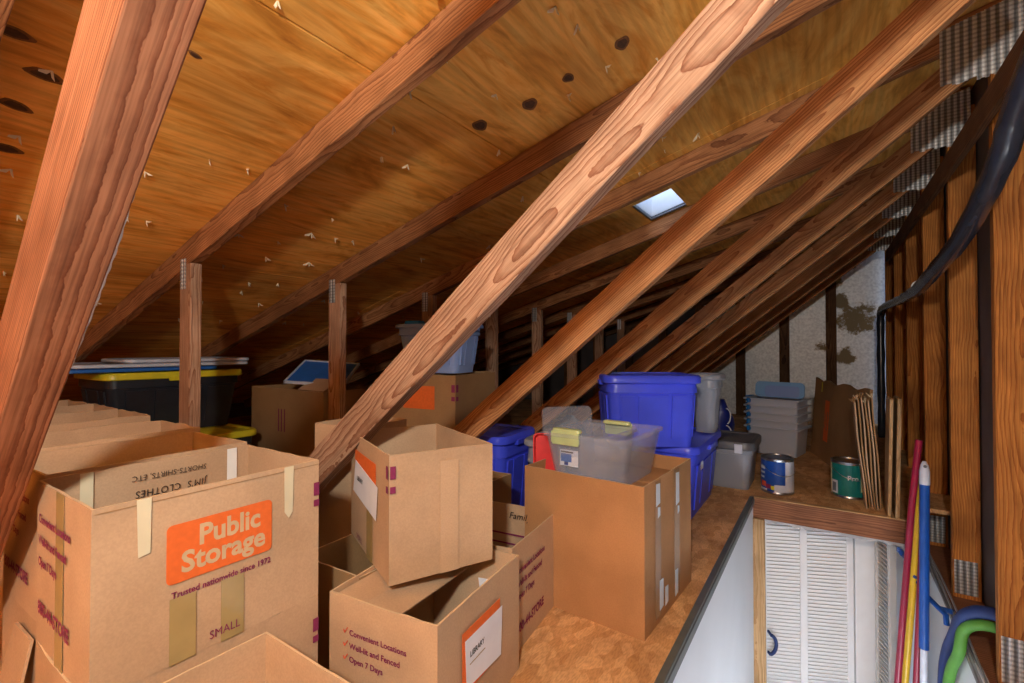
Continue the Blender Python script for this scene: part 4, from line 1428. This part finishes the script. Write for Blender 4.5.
def can(label, loc, rz, wrap, extra):
    t = thing('paint_can', label, 'paint can', loc, rz, 'paint cans')
    n = 36
    r_, h = 0.080, 0.190
    prof = [(0.076, 0.0), (r_, 0.003), (r_, 0.008), (0.0785, 0.011), (0.0785, h - .012), (r_, h - .009), (r_, h - .002), (0.076, h), (0.070, h), (0.067, h - .008), (0.062, h - .008), (0.060, h - .004), (0.02, h - .004)]
    rs = [[(a * math.cos(2 * math.pi * k / n), a * math.sin(2 * math.pi * k / n), z_) for k in range(n)] for a, z_ in prof]
    MB().rings(rs).build('can_body', M['steel'], t, smooth=True)

    def patch(name, a0, a1, z0, z1, mat, off):
        q = max(3, int((a1 - a0) / 8))
        mb = MB()
        for i in range(q):
            t0, t1 = R(a0 + (a1 - a0) * i / q), R(a0 + (a1 - a0) * (i + 1) / q)
            ri, ro = 0.0786 + off - 0.0004, 0.0786 + off + 0.0004
            vs = []
            for z_ in (z0, z1):
                for a, rr in ((t0, ri), (t1, ri), (t1, ro), (t0, ro)):
                    vs.append((rr * math.cos(a), rr * math.sin(a), z_))
            mb.add(vs, [(0, 1, 2, 3), (4, 7, 6, 5), (3, 2, 6, 7), (0, 4, 5, 1), (0, 3, 7, 4), (1, 5, 6, 2)])
        return mb.build(name, M[mat], t, smooth=True)
    patch('label', -180, 179.9, 0.014, h - .016, wrap, 0.0)
    for e in extra:
        patch(*e)
    MB().tube([(0.083 * math.cos(a), 0.083 * math.sin(a), 0.150 - 0.05 * math.sin(math.pi * (a - R(-150)) / R(180))) for a in [R(-150 + 9 * i) for i in range(21)]], 0.0016, 6).build('wire_handle', M['steel'], t, smooth=True)
    return t


# angles measured with -90 facing the camera side
c1 = can('blue labelled paint can standing at the left of the shelf', (-0.225, 2.955, 0.0), R(4), 'can_blue', [
    ('label_panel', -62, -12, 0.014, 0.174, 'white_pl', 0.0008), ('label_panel', -100, -50, 0.014, 0.052, 'white_pl', 0.0010),
    ('label_panel', -170, -128, 0.014, 0.024, 'white_pl', 0.0010),
    ('label_picture', -158, -132, 0.034, 0.062, 'redink', 0.0010), ('label_picture', -132, -112, 0.028, 0.050, 'purple', 0.0010), ('label_picture', -112, -100, 0.024, 0.044, 'yellow', 0.0014),
    ('label_bar', -172, -140, 0.078, 0.088, 'white_pl', 0.0010), ('label_bar', -172, -138, 0.102, 0.113, 'white_pl', 0.0010), ('label_bar', -172, -136, 0.126, 0.142, 'white_pl', 0.0010)])
c2 = can('teal labelled paint can standing at the right of the shelf, by the cardboard sheets', (0.096, 3.075, 0.0), R(0), 'can_teal', [
    ('label_panel', -52, -20, 0.040, 0.174, 'cream', 0.0008), ('label_panel', -172, -158, 0.014, 0.174, 'cream', 0.0008),
    ('label_panel', -156, -128, 0.020, 0.088, 'white_pl', 0.0010), ('label_lines', -150, -134, 0.030, 0.076, 'cloth', 0.0014)])


def can_text(t, body, size, ang0, z_, mat):
    o = text_mesh('label_word', body, size, M[mat], t, Matrix.Identity(4), 'CENTER', bold=0.0006)
    for v in o.data.vertices:
        a = R(ang0) + v.co.x / 0.0806
        zz = v.co.y + z_
        v.co = (0.0806 * math.cos(a), 0.0806 * math.sin(a), zz)


can_text(c2, 'Pro', 0.034, -78, 0.108, 'white_pl')

# ------------------------------------------------------------------ cleaning poles on the stair wall
poles = [
    ('broom', 'maroon broom handle hanging leftmost in the stair opening', 'pole_red', [(0.3235, 2.600, 0.395), (0.2975, 2.600, 0.118), (0.244, 2.600, -0.645), (0.150, 2.600, -2.05)], 0.0125),
    ('broom', 'yellow broom handle hanging second from the left in the stair opening', 'pole_yel', [(0.337, 2.635, 0.26), (0.272, 2.635, -0.650), (0.19, 2.635, -2.05)], 0.0135),
    ('broom', 'maroon broom handle hanging between the yellow and the blue one', 'pole_red', [(0.336, 2.600, 0.10), (0.3055, 2.600, -0.622), (0.245, 2.600, -2.05)], 0.0125),
    ('mop', 'blue mop handle with a white hanging cap at its top', 'pole_blue', [(0.3345, 2.560, 0.225), (0.326, 2.560, -0.450)], 0.0165),
]
for nm, lab, mt_, pts, r_ in poles:
    t = thing(nm, lab, 'broom' if nm == 'broom' else 'mop', pts[0], 0, 'cleaning tools on the stair wall')
    o_ = Vector(pts[0])
    MB().tube([tuple(Vector(p) - o_) for p in pts], r_, 14).build('handle', M[mt_], t, smooth=True)
    if nm == 'mop':
        cap = MB().tube([(0, 0, -0.004), (0.0, 0, 0.05), (0.0, 0, 0.075), (0.0, 0, 0.09)], [0.0178, 0.0172, 0.013, 0.006], 14)
        cap.build('end_cap', M['white_pl'], t, smooth=True)
        MB().tube([(0, -0.0175, 0.072), (0, 0.0175, 0.072)], 0.006, 8).build('hang_hole', M['grey_pl'], t, smooth=True)
        MB().tube([(-0.0085, 0, -0.66), (-0.028, 0, -2.28)], 0.0125, 12).build('lower_shaft', M['white_pl'], t, smooth=True)
    else:
        e = Vector(pts[-1]) - o_
        MB().rings([rrect(0.14, 0.02, 0.01, e.z, e.x, e.y), rrect(0.15, 0.03, 0.012, e.z - .08, e.x, e.y), rrect(0.16, 0.05, 0.012, e.z - .54, e.x, e.y)] if False else
                   [rrect(0.03, 0.018, 0.01, e.z + .02, e.x, e.y), rrect(0.085, 0.03, 0.012, e.z - .04, e.x, e.y), rrect(0.09, 0.04, 0.012, e.z - .25, e.x, e.y)]).build('brush_head', M['black'], t, smooth=True)
rk = thing('tool_rack', 'blue plastic tool rack holding the brooms on the stair wall', 'rack', (0.40, 2.56, -0.22))
ro = Vector((0.40, 2.56, -0.22))
bar = [Vector((0.262, 2.66, -0.10)), Vector((0.285, 2.645, -0.128)), Vector((0.312, 2.64, -0.20)), Vector((0.335, 2.63, -0.25)), Vector((0.372, 2.55, -0.268)), Vector((0.412, 2.53, -0.262))]
MB().tube([tuple(p - ro) for p in bar], 0.010, 8).build('bar', M['pole_blue'], rk, smooth=True)
for p in (bar[0], bar[1], bar[2], bar[3]):
    MB().tube([tuple(p - ro + Vector((-0.006, -0.022, 0.014))), tuple(p - ro + Vector((0, 0.0, 0.0))), tuple(p - ro + Vector((0.006, -0.02, -0.016)))], [0.006, 0.012, 0.005], 8).build('clip', M['pole_blue'], rk, smooth=True)
MB().tube([tuple(Vector((0.372, 2.53, -0.262)) - ro), tuple(Vector((0.385, 2.50, -0.268)) - ro), tuple(Vector((0.387, 2.50, -0.305)) - ro)], 0.010, 8).build('hook', M['pole_blue'], rk, smooth=True)

# noodle loops
for i, (mt_, lab, dr, r_) in enumerate((('navy', 'navy blue foam hose looping out beside the nearest wall stud', 0.0, 0.021), ('green', 'green foam hose looping just inside the navy one', 0.034, 0.017))):
    t = thing('foam_hose', lab, 'hose', (0.41, 2.2, -0.3), 0, 'foam hoses by the wall stud')
    base = [(2.575, -0.95), (2.545, -0.56), (2.47, -0.40), (2.335, -0.262), (2.20, -0.170), (2.09, -0.115), (2.0, -0.10)]
    pts = []
    for (yy, zz) in base:
        yy2 = yy - dr * 1.5
        zz2 = zz - dr * 1.15
        xx = 0.385 if yy > 2.3 else (0.395 if yy > 2.18 else (0.43 if yy > 2.08 else 0.50))
        if yy < 2.3:
            yy2 = 2.335 - (2.335 - yy) * 0.45 - dr * .3
        pts.append((xx - 0.41, yy2 - 2.2, zz2 + 0.3))
    # smooth the path
    sm = []
    for a in range(len(pts) - 1):
        for k in range(4):
            u = k / 4
            p0, p1, p2, p3 = [Vector(pts[max(0, min(len(pts) - 1, a + j))]) for j in (-1, 0, 1, 2)]
            sm.append(tuple(0.5 * ((2 * p1) + (p2 - p0) * u + (2 * p0 - 5 * p1 + 4 * p2 - p3) * u * u + (3 * p1 - p0 - 3 * p2 + p3) * u ** 3)))
    sm.append(pts[-1])
    MB().tube(sm, r_, 14).build('tube', M[mt_], t, smooth=True)

# bundle of grey cables along the sill
wb = thing('cable_bundle', 'bundle of grey cables running along the right edge of the stair opening', 'cables', (0.41, 2.6, -0.25))
for k in range(6):
    pts = []
    for i in range(16):
        s_ = i / 15
        yy = 3.12 - 1.35 * s_
        pts.append((0.418 - 0.41 - 0.006 * (k % 3), yy - 2.6, -0.235 - 0.012 * (k // 3) - 0.075 * s_ ** 1.6 + 0.012 * math.sin(4.3 * s_ + k * 1.1) + 0.25 - 0.012 * (k % 3)))
    MB().tube(pts, 0.0042, 6).build('cable', M['wire'], wb, smooth=True)

# dark flexible duct slung along the right wall
du = thing('flexible_duct', 'dark shiny flexible duct slung along the right stud wall and dropping at the far end', 'duct', (0.40, 2.5, 1.15))
path = [(0.37, 1.0, 1.52), (0.375, 1.35, 1.42), (0.38, 1.593, 1.337), (0.38, 1.671, 1.279), (0.38, 1.854, 1.215), (0.38, 2.157, 1.145), (0.38, 2.493, 1.112), (0.382, 2.80, 1.090), (0.388, 3.10, 1.075), (0.396, 3.272, 1.080)]
po = Vector((0.40, 2.5, 1.15))


def crom(pts, m_=5):
    sm = []
    for a in range(len(pts) - 1):
        for k in range(m_):
            u = k / m_
            p0, p1, p2, p3 = [Vector(pts[max(0, min(len(pts) - 1, a + j))]) for j in (-1, 0, 1, 2)]
            sm.append(tuple(0.5 * ((2 * p1) + (p2 - p0) * u + (2 * p0 - 5 * p1 + 4 * p2 - p3) * u * u + (3 * p1 - p0 - 3 * p2 + p3) * u ** 3)))
    sm.append(tuple(pts[-1]))
    return sm


p1 = [tuple(Vector(p) - po) for p in crom(path)]
rad = [0.029 + 0.0012 * math.sin(i * 1.7) for i in range(len(p1))]
MB().tube(p1, rad, 18).build('tube', M['duct'], du, smooth=True)
p2 = [tuple(Vector(p) - po) for p in crom([(0.406, 3.272, 1.094), (0.406, 3.6, 1.088), (0.406, 4.2, 1.10), (0.406, 4.95, 1.12), (0.406, 5.2, 1.10), (0.405, 5.26, 1.0), (0.404, 5.25, 0.5), (0.404, 5.24, 0.0)])]
MB().tube(p2, [0.028 + 0.003 * math.sin(i * 2.3) for i in range(len(p2))], 14).build('tail', M['duct'], du, smooth=True)
MB().tube([tuple(Vector((0.406, 3.20, 1.100)) - po), tuple(Vector((0.406, 3.23, 1.097)) - po)], 0.033, 16).build('band', M['galv'], du, smooth=True)

# ------------------------------------------------------------------ odds and ends in the shade
cs = thing('crumpled_sheet', 'crumpled grey plastic sheet in the shade behind the blue totes', 'plastic sheet', (-1.28, 2.42, 0.0))
mb = MB()
nn = 14
vs, fs = [], []
for i in range(nn + 1):
    for j in range(nn + 1):
        u, v_ = i / nn * 2 - 1, j / nn * 2 - 1
        hh = 0.36 * max(0.0, 1 - (u * u + v_ * v_) * 0.55) + 0.05 * math.sin(5 * u + 2 * v_) * math.cos(4 * v_ - u) + random.uniform(-.015, .015)
        vs.append((u * 0.28, v_ * 0.18, max(0.0, hh)))
for i in range(nn):
    for j in range(nn):
        a = i * (nn + 1) + j
        fs.append((a, a + 1, a + nn + 2, a + nn + 1))
mb.add(vs, fs).build('sheet', M['cloth'], cs)
tote('storage_tote', 'grey lidded tub half hidden behind the red tray', (-0.955, 1.72, 0.0), R(10), 0.17, 0.24, 0.415, 'smoke', 'smoke', taper=0.015, group='translucent tubs', handles=False, lid_h=0.025)
tote('storage_tote', 'dark tote in deep shade between the second and third short uprights', (-2.02, 2.24, 0.0), R(5), 0.30, 0.40, 0.58, 'grey_pl', 'grey_pl', taper=0.03, group='black totes')
